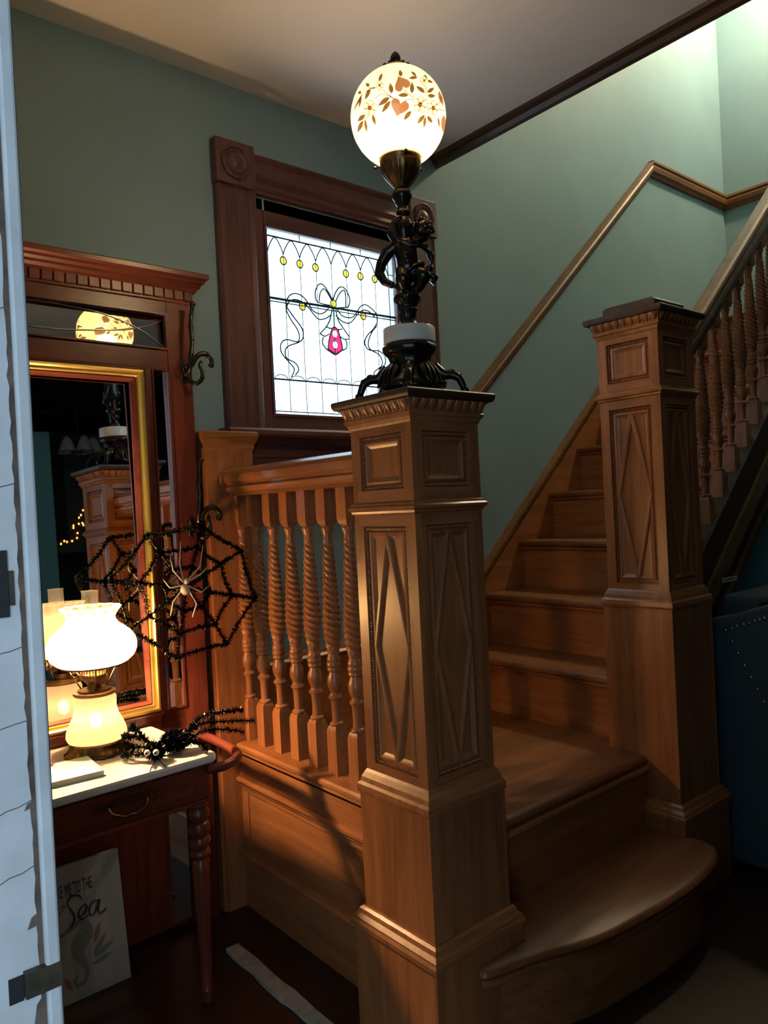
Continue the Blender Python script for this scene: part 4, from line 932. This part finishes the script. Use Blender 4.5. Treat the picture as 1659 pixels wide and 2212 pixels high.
for q in (-.012, .008):
    m = MB(); m.tube(spline([(-.05 + q, -.045, .018), (-.060 + q, -.075, .012), (-.062 + q * 1.8, -.090, .003), (-.064 + q * 2.2, -.093, -.012)], 4), .0013, 6); m.build('fang_wire', black, ts, smooth='all')

# ------------------------------------------------------------------ canvas sign on the floor
sg = thing('canvas_sign', 'white canvas sign reading Take me to the Sea with seahorse print', 'sign', (.600, 1.985, 0)); sg.rotation_euler = (math.radians(-9), 0, 0)
SW, SH = .118, .330
box('canvas', plain('sign_canvas', (.40, .42, .40), .8, var=.10, vscale=10), (-SW, SW, 0, .014, 0, SH), sg)
for k in range(5):
    x0 = -SW + k * .0472
    if k % 2: box('pale_plank', plain('sign_pale_plank', (.47, .47, .45), .8, var=.05, vscale=14), (x0, x0 + .0472, -.0008, 0, .001, SH - .001), sg)
ink = plain('sign_ink', (.035, .035, .038), .7)
def text(body_, size, x, z, parent, shear=0, name='lettering', sxs=1.0):
    c = bpy.data.curves.new('lettering', 'FONT'); c.body = body_; c.size = size; c.align_x = 'CENTER'; c.extrude = .0004; c.shear = shear; c.resolution_u = 3
    tmp = bpy.data.objects.new('tmp', c); COL.objects.link(tmp); bpy.context.view_layer.update()
    me = bpy.data.meshes.new_from_object(tmp.evaluated_get(bpy.context.evaluated_depsgraph_get())); bpy.data.objects.remove(tmp)
    me.materials.clear(); me.materials.append(ink)
    o = link(name, me, parent, (x, -.0013, z)); o.rotation_euler = (PI / 2, 0, 0); o.scale = (sxs, 1, 1); return o
text('TAKE ME TO THE', .044, -.010, SH - .076, sg, sxs=.31)
SEA = [[(.037, .248), (.028, .262), (.010, .264), (.000, .250), (.008, .232), (.014, .212), (.004, .192), (-.022, .180), (-.052, .184), (-.062, .198), (-.048, .208), (-.028, .200)],
       [(.022, .206), (.036, .212), (.046, .224), (.042, .234), (.030, .228), (.024, .212), (.032, .201), (.048, .206)],
       [(.076, .232), (.062, .234), (.052, .218), (.054, .203), (.066, .206), (.080, .234), (.074, .208), (.082, .200), (.094, .206)]]
for st_ in SEA:
    pts = spline([(x - .022, z - .014, 0) for x, z in st_], 6)
    MB().tube([(p.x, -.0010, p.y) for p in pts], [.0014 + .0016 * abs(math.sin(i * .16)) for i in range(len(pts))], 6).build('script_lettering', ink, sg, smooth='all')
print_m = plain('seahorse_print', (.16, .19, .18), .8); print_r = plain('coral_print', (.34, .19, .15), .8); print_g = plain('weed_print', (.22, .26, .24), .8)
MB().tube([(x, -.0010, z) for x, z, _ in spline([(-.075, .222, 0), (-.03, .235, 0), (-.045, .215, 0), (-.060, .200, 0)], 5)], .0009, 5).build('lettering_flourish', ink, sg)
sp_ = spline([(-.022, .176, 0), (.002, .182, 0), (.014, .170, 0), (.012, .150, 0), (-.004, .128, 0), (-.006, .104, 0), (.006, .078, 0), (.010, .055, 0), (-.002, .036, 0), (-.018, .036, 0), (-.022, .050, 0), (-.012, .056, 0)], 6)
def flat_ribbon(pts, wd, name, mat, y=-.0012):
    m = MB(); vs = []; n = len(pts)
    for i, p in enumerate(pts):
        d = (pts[min(n - 1, i + 1)] - pts[max(0, i - 1)]).normalized(); w = wd(i / (n - 1)); nr = Vector((-d.y, d.x, 0)) * w
        vs += [(p.x + nr.x, y, p.y + nr.y), (p.x - nr.x, y, p.y - nr.y)]
    m.add(vs, [(2 * i, 2 * i + 1, 2 * i + 3, 2 * i + 2) for i in range(n - 1)]); return m.build(name, mat, sg)
flat_ribbon(sp_, lambda t: .004 + .016 * math.exp(-((t - .32) / .16) ** 2) + .004 * (1 - t), 'seahorse_print', print_g)
for i in range(6, 56, 4): MB().tube([(sp_[i].x - .012 * math.exp(-((i / 66 - .32) / .2) ** 2) - .003, -.0018, sp_[i].y), (sp_[i].x + .012 * math.exp(-((i / 66 - .32) / .2) ** 2) + .003, -.0018, sp_[i].y + .003)], .0007, 4).build('seahorse_stripe', print_m, sg)
MB().tube([(x, -.0014, z) for x, z in ((-.022, .174), (-.042, .166))], [.004, .002], 6).build('seahorse_snout', print_m, sg)
for k, (x, z, a, l) in enumerate(((-.06, .05, 2.3, .045), (-.055, .045, 1.7, .05), (-.03, .03, 2.0, .04), (.03, .09, .9, .06), (.03, .085, .4, .06), (.035, .12, 1.2, .05), (.025, .07, .2, .055))):
    pts = [Vector((x + math.cos(a) * l * t, z + math.sin(a) * l * t, 0)) for t in [i / 6 for i in range(7)]]
    flat_ribbon(pts, lambda t: .007 * math.sin(PI * min(1, t + .05)) + .0005, 'coral_print', print_r if k in (0, 2, 5) else print_g, -.0009)

# ------------------------------------------------------------------ blue upholstered chair beyond the second newel
ch = thing('upholstered_chair', 'navy upholstered chair with nailhead trim beside the plain newel', 'chair', (2.65, .95, 0))
prof = [(1.215, .02), (1.215, .775), (1.195, .793), (1.15, .803), (1.01, .852), (.90, .880), (.82, .872), (.78, .83), (.76, .60), (.62, .55), (.56, .50), (.55, .02)]
def side(x0, x1, name):
    MB().loft([[(x - 2.65, y - .95, z) for y, z in prof] for x in (x0, x1)]).build(name, blue_uph, ch, bevel=.012)
side(2.360, 2.460, 'side_panel'); side(2.90, 3.0, 'side_panel')
box('back', blue_uph, (2.46 - 2.65, 2.90 - 2.65, 1.08 - .95, 1.21 - .95, .05, .86), ch, .02)
box('seat', blue_uph, (2.46 - 2.65, 2.90 - 2.65, .55 - .95, 1.08 - .95, .05, .44), ch, .02)
nm = MB().sphere((0, 0, 0), (.0026, .0058, .0058), 10, 7).mesh('nailhead', nail_m, 'all')
for y, z in [(1.148, .76), (1.129, .768), (1.111, .777), (1.09, .784), (1.073, .79), (1.056, .797), (1.04, .803), (1.026, .809), (1.128, .726), (1.112, .691), (1.093, .655), (1.075, .62), (1.057, .586), (1.039, .549), (1.008, .817), (.99, .823), (1.021, .512), (1.003, .475)]:
    link('nailhead', nm, ch, (2.3595 - 2.65, y - .95, z))
# small white label on the string
lb = thing('label_sticker', 'small white printed label stuck on the dark stair string', 'label', (2.56, 1.2204, .900)); lb.rotation_euler = (0, math.radians(0), 0)
box('paper', plain('label_paper', (.55, .53, .48), .7), (-.052, .052, 0, .0015, -.007, .009), lb)
for k, (a, b) in enumerate(((-.038, -.020), (-.016, .004), (.008, .034))): box('print_line', ink, (a, b, -.0004, 0, -.0015, .003), lb)

# ------------------------------------------------------------------ things behind the camera, seen in the mirror
pr_ = struct(box('wall_pier', plain('bright_teal_paint', (.10, .30, .33), .6), (1.872, 2.000, -1.78, -1.66, 0, 2.09)), 'teal wall pier seen in the mirror')
cl = thing('chandelier', 'hanging light with ribbed glass shades seen in the mirror', 'chandelier', (2.60, -2.6, 2.05))
MB().tube([(0, 0, .06), (0, 0, .555)], .010, 8).build('drop_rod', iron, cl, smooth=True)
MB().lathe([(.002, .02), (.03, .04), (.035, .08), (.02, .11), (.012, .15)], 20).build('hub', iron, cl, smooth=True)
rib = lambda a, r, z: 1 + .06 * math.cos(16 * a)
for k in range(5):
    a = 2 * PI * k / 5 + .3; D = Vector((math.cos(a), math.sin(a), 0)) * .125
    MB().tube(spline([Vector((0, 0, .06)), D * .5 + Vector((0, 0, .03)), D + Vector((0, 0, .10)), D + Vector((0, 0, .165))], 5), .007, 8).build('arm', iron, cl, smooth='all')
    MB().lathe([(.016, .16), (.024, .15), (.045, .12), (.060, .07), (.075, .03)], 48, (D.x, D.y, 0), mod=rib, cap=False).build('glass_shade', crystal, cl, smooth='all')
mt = thing('mantel', 'dark mantelpiece seen in the mirror under the orange lights', 'mantel', (3.03, -3.9, 0))
box('shelf', darkroom, (-.50, .75, -.20, .36, 1.20, 1.255), mt); box('pilaster', darkroom, (-.45, -.28, -.2, .12, 0, 1.20), mt); box('pilaster', darkroom, (.48, .65, -.2, .12, 0, 1.20), mt); box('breast', darkroom, (-.02, .75, -.6, -.15, 1.255, 2.5), mt)
ga = thing('fairy_lights', 'orange fairy light garland seen in the mirror', 'lights', (2.684, -3.6, 1.272))
GP = [(2.27, .958), (2.354, .994), (2.406, .991), (2.482, 1.001), (2.501, 1.078), (2.459, 1.144), (2.521, 1.156), (2.59, 1.152), (2.532, 1.218), (2.566, 1.28), (2.62, 1.33)]
m = MB(); gp = spline([(x - 2.27, 0, z - .954) for x, z in GP], 3); tinsel_mesh(m, gp, .022, 260, 5, .004); m.build('garland', tinsel, ga)
for p in gp[::2]:
    MB().sphere(p + Vector((random.uniform(-.012, .012), .02, random.uniform(-.012, .012))), (.0065, .0065, .010), 8, 6).build('light_bulb', fairy, ga, smooth='all')
# ------------------------------------------------------------------ lamp over the upper landing
up = thing('pendant_lamp', 'pendant lamp over the upper stair landing', 'lamp', (4.32, 1.45, 4.30))
MB().tube([(0, 0, .10), (0, 0, .75)], .006, 8).build('rod', brass_old, up, smooth=True)
MB().lathe([(.02, .12), (.05, .10), (.05, .09), (.015, .085)], 20).build('holder', brass_old, up, smooth=True)
MB().sphere((0, 0, 0), (.09, .09, .09), 20, 14).build('glowing_globe', emit('upstairs_lamp_glow', (1.0, .80, .48), UP_W * 3.13), up, smooth='all')
